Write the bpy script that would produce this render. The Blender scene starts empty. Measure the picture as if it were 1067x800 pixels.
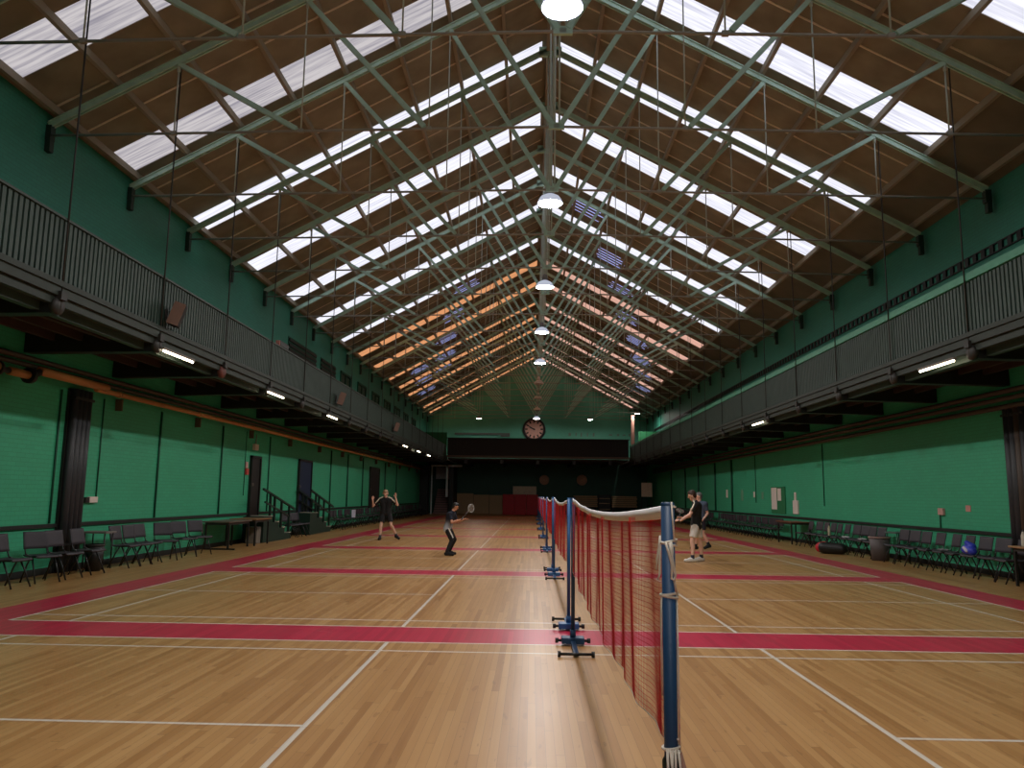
import bpy, bmesh, math, random
from mathutils import Vector, Matrix, Quaternion
random.seed(7)
S = bpy.context.scene
COL = S.collection
PI = math.pi

# ------------------------------------------------------------------ materials
def lin(c):
    def f(v):
        v /= 255.0
        return v / 12.92 if v <= 0.04045 else ((v + 0.055) / 1.055) ** 2.4
    return (f(c[0]), f(c[1]), f(c[2]), 1.0)

class NT:
    def __init__(s, m):
        s.t = m.node_tree; s.n = s.t.nodes; s.l = s.t.links
    def add(s, kind, **kw):
        nd = s.n.new(kind)
        for k, v in kw.items():
            setattr(nd, k, v)
        return nd
    def link(s, a, b):
        s.l.new(a, b)
    def math(s, op, a, b=None):
        nd = s.n.new('ShaderNodeMath'); nd.operation = op
        for i, v in enumerate((a, b)):
            if v is None: continue
            if isinstance(v, (int, float)): nd.inputs[i].default_value = v
            else: s.l.new(v, nd.inputs[i])
        return nd.outputs[0]
    def mix(s, fac, a, b, blend='MIX'):
        nd = s.n.new('ShaderNodeMix'); nd.data_type = 'RGBA'; nd.blend_type = blend
        for sock, v in ((nd.inputs['Factor'], fac), (nd.inputs[6], a), (nd.inputs[7], b)):
            if isinstance(v, (int, float)): sock.default_value = v
            elif isinstance(v, (tuple, list)): sock.default_value = v
            else: s.l.new(v, sock)
        return nd.outputs[2]

MATS = {}
def mat(name, rgb, rough=0.6, metal=0.0, var=0.12, scale=6.0, bump=0.0, spec=0.5, stretch=None):
    """a procedural surface: base colour broken up by noise, optional bump"""
    if name in MATS: return MATS[name]
    m = bpy.data.materials.new(name); m.use_nodes = True
    t = NT(m); b = t.n['Principled BSDF']
    b.inputs['Roughness'].default_value = rough
    b.inputs['Metallic'].default_value = metal
    b.inputs['Specular IOR Level'].default_value = spec
    tc = t.add('ShaderNodeTexCoord')
    vec = tc.outputs['Object']
    if stretch:
        mp = t.add('ShaderNodeMapping'); mp.inputs['Scale'].default_value = stretch
        t.link(vec, mp.inputs['Vector']); vec = mp.outputs['Vector']
    no = t.add('ShaderNodeTexNoise'); no.inputs['Scale'].default_value = scale
    no.inputs['Detail'].default_value = 4.0
    t.link(vec, no.inputs['Vector'])
    c = lin(rgb)
    lo = tuple(max(0, v * (1 - var * 1.6)) for v in c[:3]) + (1,)
    hi = tuple(min(1, v * (1 + var * 1.6)) for v in c[:3]) + (1,)
    t.link(t.mix(no.outputs['Fac'], lo, hi), b.inputs['Base Color'])
    if bump:
        bp = t.add('ShaderNodeBump'); bp.inputs['Strength'].default_value = bump
        bp.inputs['Distance'].default_value = 0.02
        t.link(no.outputs['Fac'], bp.inputs['Height']); t.link(bp.outputs['Normal'], b.inputs['Normal'])
    MATS[name] = m
    return m

def emit(name, rgb, strength, dirt=0.0):
    if name in MATS: return MATS[name]
    m = bpy.data.materials.new(name); m.use_nodes = True
    t = NT(m)
    for nd in list(t.n):
        if nd.type != 'OUTPUT_MATERIAL': t.n.remove(nd)
    out = [nd for nd in t.n if nd.type == 'OUTPUT_MATERIAL'][0]
    e = t.add('ShaderNodeEmission'); e.inputs['Strength'].default_value = strength
    e.inputs['Color'].default_value = lin(rgb)
    if dirt:
        tc = t.add('ShaderNodeTexCoord'); mp = t.add('ShaderNodeMapping')
        mp.inputs['Scale'].default_value = (0.5, 9.0, 0.5)
        t.link(tc.outputs['Object'], mp.inputs['Vector'])
        no = t.add('ShaderNodeTexNoise'); no.inputs['Scale'].default_value = 1.6; no.inputs['Detail'].default_value = 5
        t.link(mp.outputs['Vector'], no.inputs['Vector'])
        cr = t.add('ShaderNodeValToRGB')
        c = lin(rgb)
        cr.color_ramp.elements[0].position = 0.3; cr.color_ramp.elements[1].position = 0.62
        cr.color_ramp.elements[0].color = (c[0] * (1 - dirt), c[1] * (1 - dirt), c[2] * (1 - dirt * .85), 1)
        cr.color_ramp.elements[1].color = c
        t.link(no.outputs['Fac'], cr.inputs['Fac']); t.link(cr.outputs['Color'], e.inputs['Color'])
    t.link(e.outputs[0], out.inputs['Surface'])
    MATS[name] = m
    return m

def wall_paint(name, low, high, zsplit):
    """painted brickwork: one green tone below the split height, another above it"""
    m = bpy.data.materials.new(name); m.use_nodes = True
    t = NT(m); b = t.n['Principled BSDF']
    b.inputs['Roughness'].default_value = 0.55
    tc = t.add('ShaderNodeTexCoord')
    sx = t.add('ShaderNodeSeparateXYZ'); t.link(tc.outputs['Object'], sx.inputs[0])
    cx = t.add('ShaderNodeCombineXYZ')
    t.link(t.math('ADD', sx.outputs['X'], sx.outputs['Y']), cx.inputs['X']); t.link(sx.outputs['Z'], cx.inputs['Y'])
    br = t.add('ShaderNodeTexBrick'); br.inputs['Scale'].default_value = 1.0
    br.inputs['Brick Width'].default_value = 0.23; br.inputs['Row Height'].default_value = 0.078
    br.inputs['Mortar Size'].default_value = 0.006
    br.inputs['Color1'].default_value = (1, 1, 1, 1); br.inputs['Color2'].default_value = (0.9, 0.9, 0.9, 1)
    br.inputs['Mortar'].default_value = (0.72, 0.72, 0.72, 1)
    t.link(cx.outputs[0], br.inputs['Vector'])
    no = t.add('ShaderNodeTexNoise'); no.inputs['Scale'].default_value = 0.9; no.inputs['Detail'].default_value = 6
    t.link(tc.outputs['Object'], no.inputs['Vector'])
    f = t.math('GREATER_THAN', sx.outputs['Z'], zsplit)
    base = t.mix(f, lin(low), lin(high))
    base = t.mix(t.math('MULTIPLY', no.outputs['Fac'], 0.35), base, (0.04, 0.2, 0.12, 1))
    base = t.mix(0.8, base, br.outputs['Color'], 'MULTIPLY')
    t.link(base, b.inputs['Base Color'])
    bp = t.add('ShaderNodeBump'); bp.inputs['Strength'].default_value = 0.35; bp.inputs['Distance'].default_value = 0.01
    t.link(br.outputs['Color'], bp.inputs['Height']); t.link(bp.outputs['Normal'], b.inputs['Normal'])
    return m

def floor_mat(name, kind):
    m = bpy.data.materials.new(name); m.use_nodes = True
    t = NT(m); b = t.n['Principled BSDF']
    tc = t.add('ShaderNodeTexCoord')
    sx = t.add('ShaderNodeSeparateXYZ'); t.link(tc.outputs['Object'], sx.inputs[0])
    W = 0.058
    px = t.math('DIVIDE', sx.outputs['X'], W)
    ix = t.math('FLOOR', px)
    fx = t.math('FRACT', px)
    wn = t.add('ShaderNodeTexWhiteNoise', noise_dimensions='1D'); t.link(ix, wn.inputs['W'])
    py = t.math('ADD', t.math('DIVIDE', sx.outputs['Y'], 2.3), t.math('MULTIPLY', wn.outputs['Value'], 7.0))
    iy = t.math('FLOOR', py); fy = t.math('FRACT', py)
    cid = t.add('ShaderNodeCombineXYZ'); t.link(ix, cid.inputs['X']); t.link(iy, cid.inputs['Y'])
    wn2 = t.add('ShaderNodeTexWhiteNoise', noise_dimensions='3D'); t.link(cid.outputs[0], wn2.inputs['Vector'])
    mp = t.add('ShaderNodeMapping'); mp.inputs['Scale'].default_value = (26, 1.1, 1)
    t.link(tc.outputs['Object'], mp.inputs['Vector'])
    gr = t.add('ShaderNodeTexNoise'); gr.inputs['Scale'].default_value = 1.0; gr.inputs['Detail'].default_value = 5
    t.link(mp.outputs['Vector'], gr.inputs['Vector'])
    big = t.add('ShaderNodeTexNoise'); big.inputs['Scale'].default_value = 0.35; big.inputs['Detail'].default_value = 3
    t.link(tc.outputs['Object'], big.inputs['Vector'])
    if kind == 'wood':
        cr = t.add('ShaderNodeValToRGB')
        e = cr.color_ramp.elements
        e[0].position = 0.0; e[0].color = lin((140, 94, 50))
        e[1].position = 1.0; e[1].color = lin((202, 158, 104))
        mid = e.new(0.35); mid.color = lin((174, 128, 78))
        t.link(t.math('ADD', t.math('MULTIPLY', wn2.outputs['Value'], 0.62), t.math('MULTIPLY', gr.outputs['Fac'], 0.42)), cr.inputs['Fac'])
        col = cr.outputs['Color']
        kn = t.add('ShaderNodeTexNoise'); kn.inputs['Scale'].default_value = 1.0; kn.inputs['Detail'].default_value = 2
        mk = t.add('ShaderNodeMapping'); mk.inputs['Scale'].default_value = (14, 3.0, 1)
        t.link(tc.outputs['Object'], mk.inputs['Vector']); t.link(mk.outputs['Vector'], kn.inputs['Vector'])
        kf = t.math('MULTIPLY', t.math('GREATER_THAN', kn.outputs['Fac'], 0.68), 0.3)
        col = t.mix(kf, col, lin((104, 62, 34)))
        col = t.mix(t.math('MULTIPLY', big.outputs['Fac'], 0.35), col, lin((150, 114, 66)))
    elif kind == 'red':
        col = t.mix(wn2.outputs['Value'], lin((180, 34, 66)), lin((200, 42, 76)))
        col = t.mix(t.math('MULTIPLY', gr.outputs['Fac'], 0.3), col, lin((140, 40, 55)))
    else:
        col = t.mix(gr.outputs['Fac'], lin((196, 186, 172)), lin((226, 218, 206)))
    g1 = t.math('LESS_THAN', fx, 0.035)
    g2 = t.math('LESS_THAN', fy, 0.0022)
    gap = t.math('MAXIMUM', g1, g2)
    col = t.mix(t.math('MULTIPLY', gap, 0.55 if kind == 'wood' else 0.3), col, (0.06, 0.03, 0.015, 1))
    t.link(col, b.inputs['Base Color'])
    ro = t.math('ADD', 0.26, t.math('MULTIPLY', big.outputs['Fac'], 0.14))
    t.link(ro, b.inputs['Roughness'])
    b.inputs['Specular IOR Level'].default_value = 0.3
    bp = t.add('ShaderNodeBump'); bp.inputs['Strength'].default_value = 0.06; bp.inputs['Distance'].default_value = 0.004
    t.link(gr.outputs['Fac'], bp.inputs['Height']); t.link(bp.outputs['Normal'], b.inputs['Normal'])
    return m

# ------------------------------------------------------------------ mesh building
class MB:
    def __init__(s):
        s.v = []; s.f = []; s.mi = []; s.sm = []
    def poly(s, pts, mi=0, smooth=False):
        n = len(s.v); s.v += [tuple(p) for p in pts]
        s.f.append(tuple(range(n, n + len(pts)))); s.mi.append(mi); s.sm.append(smooth)
        return s
    def faces(s, pts, fs, mi=0, smooth=False):
        n = len(s.v); s.v += [tuple(p) for p in pts]
        for f in fs:
            s.f.append(tuple(n + i for i in f)); s.mi.append(mi); s.sm.append(smooth)
        return s
    def box(s, x0, x1, y0, y1, z0, z1, mi=0, M=None):
        P = [Vector(p) for p in ((x0, y0, z0), (x1, y0, z0), (x1, y1, z0), (x0, y1, z0), (x0, y0, z1), (x1, y0, z1), (x1, y1, z1), (x0, y1, z1))]
        if M: P = [M @ p for p in P]
        return s.faces(P, [(0, 3, 2, 1), (4, 5, 6, 7), (0, 1, 5, 4), (1, 2, 6, 5), (2, 3, 7, 6), (3, 0, 4, 7)], mi)
    def bev(s, x0, x1, y0, y1, z0, z1, r=0.01, mi=0, M=None):
        """box with chamfered edges"""
        xs, ys, zs = (x0, x1), (y0, y1), (z0, z1)
        bm = bmesh.new(); bmesh.ops.create_cube(bm, size=1.0)
        for v in bm.verts:
            v.co = Vector(((x0 + x1) / 2 + v.co.x * (x1 - x0), (y0 + y1) / 2 + v.co.y * (y1 - y0), (z0 + z1) / 2 + v.co.z * (z1 - z0)))
        bmesh.ops.bevel(bm, geom=list(bm.edges), offset=r, segments=2, profile=0.6, affect='EDGES')
        bm.verts.index_update()
        P = [(M @ v.co if M else v.co.copy()) for v in bm.verts]
        s.faces(P, [tuple(v.index for v in f.verts) for f in bm.faces], mi)
        bm.free(); return s
    def beam(s, a, b, w, h, up=(0, 0, 1), mi=0):
        a, b = Vector(a), Vector(b); d = (b - a).normalized(); up = Vector(up)
        x = d.cross(up)
        if x.length < 1e-4: x = d.cross(Vector((0, 1, 0)))
        x.normalize(); z = x.cross(d)
        P = []
        for c in (a, b):
            for sx, sz in ((-1, -1), (1, -1), (1, 1), (-1, 1)):
                P.append(c + x * (sx * w / 2) + z * (sz * h / 2))
        return s.faces(P, [(0, 3, 2, 1), (4, 5, 6, 7), (0, 1, 5, 4), (1, 2, 6, 5), (2, 3, 7, 6), (3, 0, 4, 7)], mi)
    def tube(s, pts, r, n=8, mi=0, cap=True, smooth=True):
        pts = [Vector(p) for p in pts]; k = len(pts)
        rr = r if isinstance(r, (list, tuple)) else [r] * k
        P = []; ref = None
        for i, p in enumerate(pts):
            d = (pts[min(i + 1, k - 1)] - pts[max(i - 1, 0)]).normalized()
            if ref is None:
                ref = d.cross(Vector((0, 0, 1)))
                if ref.length < 1e-3: ref = d.cross(Vector((1, 0, 0)))
                ref.normalize()
            else:
                ref = (ref - d * ref.dot(d))
                if ref.length < 1e-5: ref = d.orthogonal()
                ref.normalize()
            u = d.cross(ref)
            for j in range(n):
                a = 2 * PI * j / n
                P.append(p + (ref * math.cos(a) + u * math.sin(a)) * rr[i])
        F = []
        for i in range(k - 1):
            for j in range(n):
                F.append((i * n + j, i * n + (j + 1) % n, (i + 1) * n + (j + 1) % n, (i + 1) * n + j))
        s.faces(P, F, mi, smooth)
        if cap:
            b0 = len(s.v) - k * n
            s.f.append(tuple(b0 + j for j in reversed(range(n)))); s.mi.append(mi); s.sm.append(False)
            s.f.append(tuple(b0 + (k - 1) * n + j for j in range(n))); s.mi.append(mi); s.sm.append(False)
        return s
    def lathe(s, prof, n=24, c=(0, 0, 0), mi=0, M=None, smooth=True):
        """prof = [(radius, z)] turned about z"""
        P = []
        for r, z in prof:
            for j in range(n):
                a = 2 * PI * j / n
                p = Vector((r * math.cos(a), r * math.sin(a), z))
                if M: p = M @ p
                P.append(Vector(c) + p)
        F = []
        for i in range(len(prof) - 1):
            for j in range(n):
                F.append((i * n + j, i * n + (j + 1) % n, (i + 1) * n + (j + 1) % n, (i + 1) * n + j))
        s.faces(P, F, mi, smooth)
        return s
    def disc(s, c, r, nrm=(0, 0, 1), n=24, mi=0, M=None):
        q = Vector(nrm).to_track_quat('Z', 'Y')
        return s.poly([Vector(c) + q @ Vector((r * math.cos(2 * PI * j / n), r * math.sin(2 * PI * j / n), 0)) for j in range(n)], mi)
    def capsule(s, a, b, ra, rb, n=14, flat=False, flatten=None):
        """round cone from a to b; flatten = (axis, factor) squashes it about its middle"""
        a, b = Vector(a), Vector(b); d = (b - a)
        L = d.length; d = d.normalized() if L > 1e-6 else Vector((0, 0, 1))
        ref = d.orthogonal().normalized(); u = d.cross(ref)
        rings = []
        for k in range(1, 5):
            t = -PI / 2 + k * PI / 8
            rings.append((a + d * (math.sin(t) * ra), math.cos(t) * ra))
        if flat: rings.append((b, rb))
        else:
            for k in range(0, 4):
                t = k * PI / 8
                rings.append((b + d * (math.sin(t) * rb), math.cos(t) * rb))
        P = []
        for c, r in rings:
            for j in range(n):
                an = 2 * PI * j / n
                P.append(c + (ref * math.cos(an) + u * math.sin(an)) * r)
        if flatten:
            ax = Vector(flatten[0]).normalized(); mid = (a + b) / 2
            P = [p - ax * ((p - mid).dot(ax) * (1 - flatten[1])) for p in P]
        F = []
        for i in range(len(rings) - 1):
            for j in range(n):
                F.append((i * n + j, i * n + (j + 1) % n, (i + 1) * n + (j + 1) % n, (i + 1) * n + j))
        base = len(s.v)
        s.faces(P, F, 0, True)
        s.f.append(tuple(base + j for j in reversed(range(n)))); s.mi.append(0); s.sm.append(True)
        s.f.append(tuple(base + (len(rings) - 1) * n + j for j in range(n))); s.mi.append(0); s.sm.append(True)
        return s
    def build(s, name, mats, parent=None, loc=(0, 0, 0), rz=0.0):
        me = bpy.data.meshes.new(name)
        me.from_pydata([tuple(v) for v in s.v], [], s.f)
        if not isinstance(mats, (list, tuple)): mats = [mats]
        for m in mats: me.materials.append(m)
        me.polygons.foreach_set('material_index', s.mi)
        me.polygons.foreach_set('use_smooth', s.sm)
        me.update()
        o = bpy.data.objects.new(name, me); COL.objects.link(o)
        o.location = loc; o.rotation_euler = (0, 0, rz)
        if parent: o.parent = parent
        return o

def remeshed(mb, voxel, smooth=3):
    """one continuous skin out of overlapping round limbs"""
    me = bpy.data.meshes.new('tmp'); me.from_pydata([tuple(v) for v in mb.v], [], mb.f); me.update()
    o = bpy.data.objects.new('tmp', me); COL.objects.link(o)
    md = o.modifiers.new('r', 'REMESH'); md.mode = 'VOXEL'; md.voxel_size = voxel; md.use_smooth_shade = True
    if smooth:
        sm = o.modifiers.new('s', 'SMOOTH'); sm.factor = 0.5; sm.iterations = smooth
    dg = bpy.context.evaluated_depsgraph_get()
    out = bpy.data.meshes.new_from_object(o.evaluated_get(dg))
    bpy.data.objects.remove(o); bpy.data.meshes.remove(me)
    for p in out.polygons: p.use_smooth = True
    return out

def put(name, me, material, parent=None, loc=(0, 0, 0)):
    me.name = name; me.materials.clear(); me.materials.append(material)
    o = bpy.data.objects.new(name, me); COL.objects.link(o); o.location = loc
    if parent: o.parent = parent
    return o

def thing(name, label, cat, loc=(0, 0, 0), rz=0.0, group=None):
    o = bpy.data.objects.new(name, None); COL.objects.link(o)
    o.empty_display_size = 0.1
    o.location = loc; o.rotation_euler = (0, 0, rz)
    return tag(o, label, cat, group)
def tag(o, label, cat, group=None):
    o['label'] = label; o['category'] = cat
    if group: o['group'] = group
    return o
def struct(o):
    o['kind'] = 'structure'; return o
def dup(root, loc=None, rz=None, label=None, group=None):
    r = root.copy(); COL.objects.link(r)
    if loc is not None: r.location = loc
    if rz is not None: r.rotation_euler = (0, 0, rz)
    if label: r['label'] = label
    if group: r['group'] = group
    for ch in list(root.children):
        c = ch.copy(); COL.objects.link(c); c.parent = r
        for g in list(ch.children):
            d = g.copy(); COL.objects.link(d); d.parent = c
    return r
ORD = ['first', 'second', 'third', 'fourth', 'fifth', 'sixth', 'seventh', 'eighth', 'ninth', 'tenth', 'eleventh', 'twelfth',
       'thirteenth', 'fourteenth', 'fifteenth', 'sixteenth', 'seventeenth', 'eighteenth', 'nineteenth', 'twentieth',
       'twenty-first', 'twenty-second', 'twenty-third', 'twenty-fourth', 'twenty-fifth', 'twenty-sixth', 'twenty-seventh',
       'twenty-eighth', 'twenty-ninth', 'thirtieth']

# ------------------------------------------------------------------ dimensions (metres; x across, y along the hall)
HW = 9.45            # half width
Y0, Y1 = -12.0, 67.5  # ends of the hall
ZE, SL = 8.42, 0.545 # eaves height, roof slope
TX = -0.06           # ridge line
GX = 7.1             # gallery front
GZ0, GZ1 = 4.45, 5.34
def zroof(x): return ZE + (HW - abs(x - TX)) * SL
TRY = [10.38 + 2.92 * i for i in range(-1, 20)]      # trusses
SKY = [15.62 + 3.85 * i for i in range(-7, 14)]
SKY = [y + (.5 if y > 44 else 0) for y in SKY]      # roof light strips

# materials
M_wood = floor_mat('varnished_boards', 'wood')
M_red = floor_mat('red_court_paint', 'red')
M_white = floor_mat('white_line_paint', 'white')
M_wall = wall_paint('green_brick_paint', (62, 184, 138), (66, 160, 138), 4.3)
M_end = wall_paint('end_paint_lifted_gable', (30, 78, 66), (112, 210, 184), 4.3)  # gable green lifted in colour to make up for weak light up there
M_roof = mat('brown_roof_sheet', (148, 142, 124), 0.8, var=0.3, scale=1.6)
M_roof_shade = mat('shaded_eaves_sheet', (120, 114, 100), 0.85, var=0.2, scale=1.6)  # roof sheet darkened: shade along the right eave put into its colour
M_seam = mat('sheet_joint', (232, 220, 202), 0.8)
M_purlin = mat('purlin_timber', (164, 156, 140), 0.75, stretch=(9, .6, 9))
M_green = mat('pale_green_steel', (186, 222, 206), 0.5, var=0.15)
M_rod = mat('grey_green_rod', (200, 214, 204), 0.5)
M_tie = mat('tie_rod_steel', (166, 164, 154), 0.5)
M_slat = mat('gallery_slats', (54, 72, 64), 0.55, var=0.18, scale=3)
M_gal = mat('gallery_timber', (42, 52, 44), 0.6, var=0.2)
M_galrail = mat('gallery_top_rail', (44, 60, 50), 0.5)
M_galrailg = mat('pale_green_hand_board', (72, 150, 120), 0.5)
M_under = mat('gallery_soffit', (50, 36, 28), 0.8, var=0.3, scale=2)
M_black = mat('black_steel', (26, 25, 24), 0.5)
M_dark = mat('dark_iron', (44, 42, 38), 0.55)
M_pipe = mat('orange_brown_pipe', (190, 132, 80), 0.5, var=0.15, scale=3)
M_dpipe = mat('dark_brown_pipe', (70, 56, 44), 0.55)
M_navy = mat('navy_steel', (18, 58, 94), 0.5, var=0.08)
M_blue = mat('blue_steel', (38, 94, 148), 0.4, var=0.08)
M_net = mat('red_netting', (216, 44, 54), 0.8, var=0.05)
M_tape = mat('white_net_tape', (236, 234, 236), 0.8, var=0.05)
M_cord = mat('white_cord', (214, 204, 190), 0.5)
M_chair = mat('charcoal_chair_plastic', (58, 54, 61), 0.55, var=0.12)
M_leg = mat('black_chair_tube', (28, 28, 30), 0.4)
M_tabletop = mat('brown_table_wood', (138, 96, 62), 0.5, stretch=(2, 14, 2))
M_skin = mat('skin', (232, 184, 162), 0.55, var=0.06)
M_blackcl = mat('black_sportswear', (24, 24, 27), 0.85)
M_whitecl = mat('white_sportswear', (226, 220, 212), 0.85, var=0.05)
M_hair = mat('brown_hair', (58, 38, 28), 0.7, var=0.3, scale=40)
M_hairb = mat('black_hair', (22, 18, 18), 0.6, var=0.3, scale=40)
M_pale = mat('pale_board', (238, 214, 190), 0.7)
M_paper = mat('notice_paper', (226, 214, 204), 0.8, var=0.05)
M_ply = mat('plywood', (196, 164, 126), 0.7, var=0.2, stretch=(1, 1, 8))
M_crash = mat('red_mat_vinyl', (206, 24, 44), 0.55)
M_alu = mat('lamp_prismatic_glass', (190, 196, 204), 0.25, metal=0.3)
M_aluoff = mat('unlit_lamp_glass', (244, 232, 226), 0.35)
M_plast = mat('grey_plastic', (120, 112, 106), 0.6)

# ------------------------------------------------------------------ floor with its painted courts
CY0, CP = 5.453, 7.019
courts = [CY0 + CP * k for k in range(-2, 8)]
def sx(vals):
    return sorted(set(round(v, 4) for v in vals))
xs = [-HW - .3, HW + .3]
for v in (7.4, 6.7, 6.66, 5.98, 5.94, 1.98, 1.94): xs += [v, -v]
ys = [Y0 - .3, Y1 + .3, courts[0] - 3.97, courts[-1] + 3.97]
for c in courts:
    for v in (3.05, 3.01, 2.59, 2.55, 0.02): ys += [c + v, c - v]
xs, ys = sx(xs), sx(ys)
def paint(x, y):
    ax = abs(x)
    if y > courts[-1] + 3.97 or y < courts[0] - 3.97: return 0
    if ax > 7.4: return 0
    if ax > 6.7: return 1
    c = min(courts, key=lambda q: abs(q - y)); d = abs(y - c)
    if d > 3.05: return 1
    if ax > 6.66 or d > 3.01: return 2
    if 5.94 < ax < 5.98 or 1.94 < ax < 1.98 or 2.55 < d < 2.59: return 2
    if d < 0.02 and ax > 1.94: return 2
    return 0
fm = MB(); idx = {}
for j, y in enumerate(ys):
    for i, x in enumerate(xs):
        idx[i, j] = len(fm.v); fm.v.append((x, y, 0.0))
for j in range(len(ys) - 1):
    for i in range(len(xs) - 1):
        fm.f.append((idx[i, j], idx[i + 1, j], idx[i + 1, j + 1], idx[i, j + 1]))
        fm.mi.append(paint((xs[i] + xs[i + 1]) / 2, (ys[j] + ys[j + 1]) / 2)); fm.sm.append(False)
# underside so the floor is a slab
fm.box(xs[0], xs[-1], ys[0], ys[-1], -0.3, -0.02)
struct(fm.build('floor', [M_wood, M_red, M_white]))

# ------------------------------------------------------------------ walls
struct(MB().box(-HW - .35, -HW, Y0 - .3, Y1 + .3, -0.3, ZE + .02).build('wall_left', M_wall))
struct(MB().box(HW, HW + .35, Y0 - .3, Y1 + .3, -0.3, ZE + .02).build('wall_right', M_wall))
def gable(y0, y1):
    zr = zroof(TX)
    P = []
    for y in (y0, y1):
        P += [(-HW - .35, y, -.3), (HW + .35, y, -.3), (HW + .35, y, ZE), (TX, y, zr), (-HW - .35, y, ZE)]
    return MB().faces(P, [(0, 1, 2, 3, 4), (9, 8, 7, 6, 5), (0, 5, 6, 1), (1, 6, 7, 2), (2, 7, 8, 3), (3, 8, 9, 4), (4, 9, 5, 0)])
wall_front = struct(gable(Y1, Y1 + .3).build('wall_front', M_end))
struct(gable(Y0 - .3, Y0).build('wall_back', M_wall))
# dark dado strip at seat-back height on both long walls, black skirting at the floor
M_dado = mat('black_dado_strip', (30, 32, 30), 0.6)
struct(MB().box(-HW, -HW + .04, Y0, Y1, .85, .92).build('trim_1', M_dado))
struct(MB().box(HW - .04, HW, Y0, Y1, .85, .92).build('trim_2', M_dado))
struct(MB().box(-HW, -HW + .03, Y0, Y1, 0, .12).build('baseboard_left', M_dado))
struct(MB().box(HW - .03, HW, Y0, Y1, 0, .12).build('baseboard_right', M_dado))

# ------------------------------------------------------------------ roof: sheets, joints, purlins, roof lights
XR = 8.16                                            # the right-hand roof lights stop one purlin short
rm = MB()
HS = 0.465                                           # half width of a roof light
edges = [Y0 - .3]
for c in SKY: edges += [c - HS, c + HS]
edges.append(Y1 + .3)
TH = 0.07
def slope_pt(side, a, y, up=0.0):
    """a = horizontal distance from the ridge line"""
    x = TX + side * a
    return Vector((x, y, zroof(x) + up))
def slope_box(mb, side, a0, a1, y0, y1, dz0, dz1, mi=0):
    P = [slope_pt(side, a, y, dz) for dz in (dz0, dz1) for (a, y) in ((a0, y0), (a1, y0), (a1, y1), (a0, y1))]
    if side > 0: mb.faces(P, [(0, 3, 2, 1), (4, 5, 6, 7), (0, 1, 5, 4), (1, 2, 6, 5), (2, 3, 7, 6), (3, 0, 4, 7)], mi)
    else: mb.faces(P, [(0, 1, 2, 3), (7, 6, 5, 4), (4, 5, 1, 0), (5, 6, 2, 1), (6, 7, 3, 2), (7, 4, 0, 3)], mi)
for side in (-1, 1):
    eave = HW + .35 + (TX if side < 0 else -TX)
    top = 0.22; low = 9.33 + (TX if side < 0 else 0) if side < 0 else XR - TX
    for k in range(len(edges) - 1):
        if k % 2 == 0:
            slope_box(rm, side, 0, eave, edges[k], edges[k + 1], 0, TH, 0)
        else:
            slope_box(rm, side, 0, top, edges[k], edges[k + 1], 0, TH, 0)
            slope_box(rm, side, low, eave, edges[k], edges[k + 1], 0, TH, 0)
    for c in SKY:
        for q in (-1.43, 1.43):
            slope_box(rm, side, .2, (eave - .4) if side < 0 else low, c + q - .024, c + q + .024, -.018, 0.002, 2)
    if side > 0:
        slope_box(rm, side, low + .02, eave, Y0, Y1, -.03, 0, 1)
roof = struct(rm.build('ceiling', [M_roof, M_roof_shade, M_seam]))
nw = 1
E_white = emit('roof_light_glow', (236, 236, 246), 0.86, 0.36)
E_dirty = emit('dirty_roof_light_glow', (214, 208, 210), 0.62, 0.5)
E_orange = emit('orange_roof_light_glow', (246, 170, 116), .6, 0.3)
E_peach = emit('peach_roof_light_glow', (240, 186, 166), .62, 0.25)
M_frame = mat('roof_light_flashing', (170, 160, 140), 0.6)
for i, c in enumerate(SKY):
    for side in (-1, 1):
        w = MB(); low = 9.33 + TX if side < 0 else XR - TX
        slope_box(w, side, .22, low, c - HS, c + HS, .015, .04)
        if c < 36: m = E_dirty if (side < 0 and c < 17) else E_white
        else: m = (E_orange if side < 0 else E_peach)
        o = struct(w.build('window_%d' % nw, m)); nw += 1
        f = MB()
        slope_box(f, side, low - .01, low + .05, c - HS - .02, c + HS + .02, -.03, .012)
        f.build('flashing', M_frame, o)
# chinks of bluish sky between the far sheets
E_blue = emit('blue_chink_glow', (168, 176, 238), 0.62)
chinks = [(-1, 3.6, 36.6), (-1, 4.6, 40.3), (-1, 5.4, 44.3), (-1, 5.9, 48.4), (-1, 6.4, 52.0), (-1, 7.5, 48.6), (-1, 7.8, 52.2), (-1, 8.1, 56.0),
          (1, 2.9, 33.0), (1, 3.8, 36.6), (1, 4.6, 40.6), (1, 5.6, 44.4), (1, 6.3, 48.2), (1, 7.0, 52.0), (1, 7.5, 56.0), (1, 1.6, 29.0)]
for side, a, y in chinks:
    w = MB()
    for k in range(5):
        yy = y - .62 + k * .31
        slope_box(w, side, a - .45 - .1 * (k % 2), a + .45 + .12 * (k % 3), yy, yy + .085, -.012, -.004)
    struct(w.build('window_%d' % nw, E_blue)); nw += 1
NP = 8
for side in (-1, 1):
    for k in range(1, NP + 1):
        a = 1.165 * k if k < 8 else 9.22
        p = slope_pt(side, a, 0)
        z = p.z - .075
        MB().box(p.x - .04, p.x + .04, Y0, Y1, z - .07, z + .07).build('purlin', M_purlin, roof)
MB().box(TX - .1, TX + .1, Y0, Y1, zroof(TX) - .34, zroof(TX) - .1).build('ridge_board', M_purlin, roof)

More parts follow.
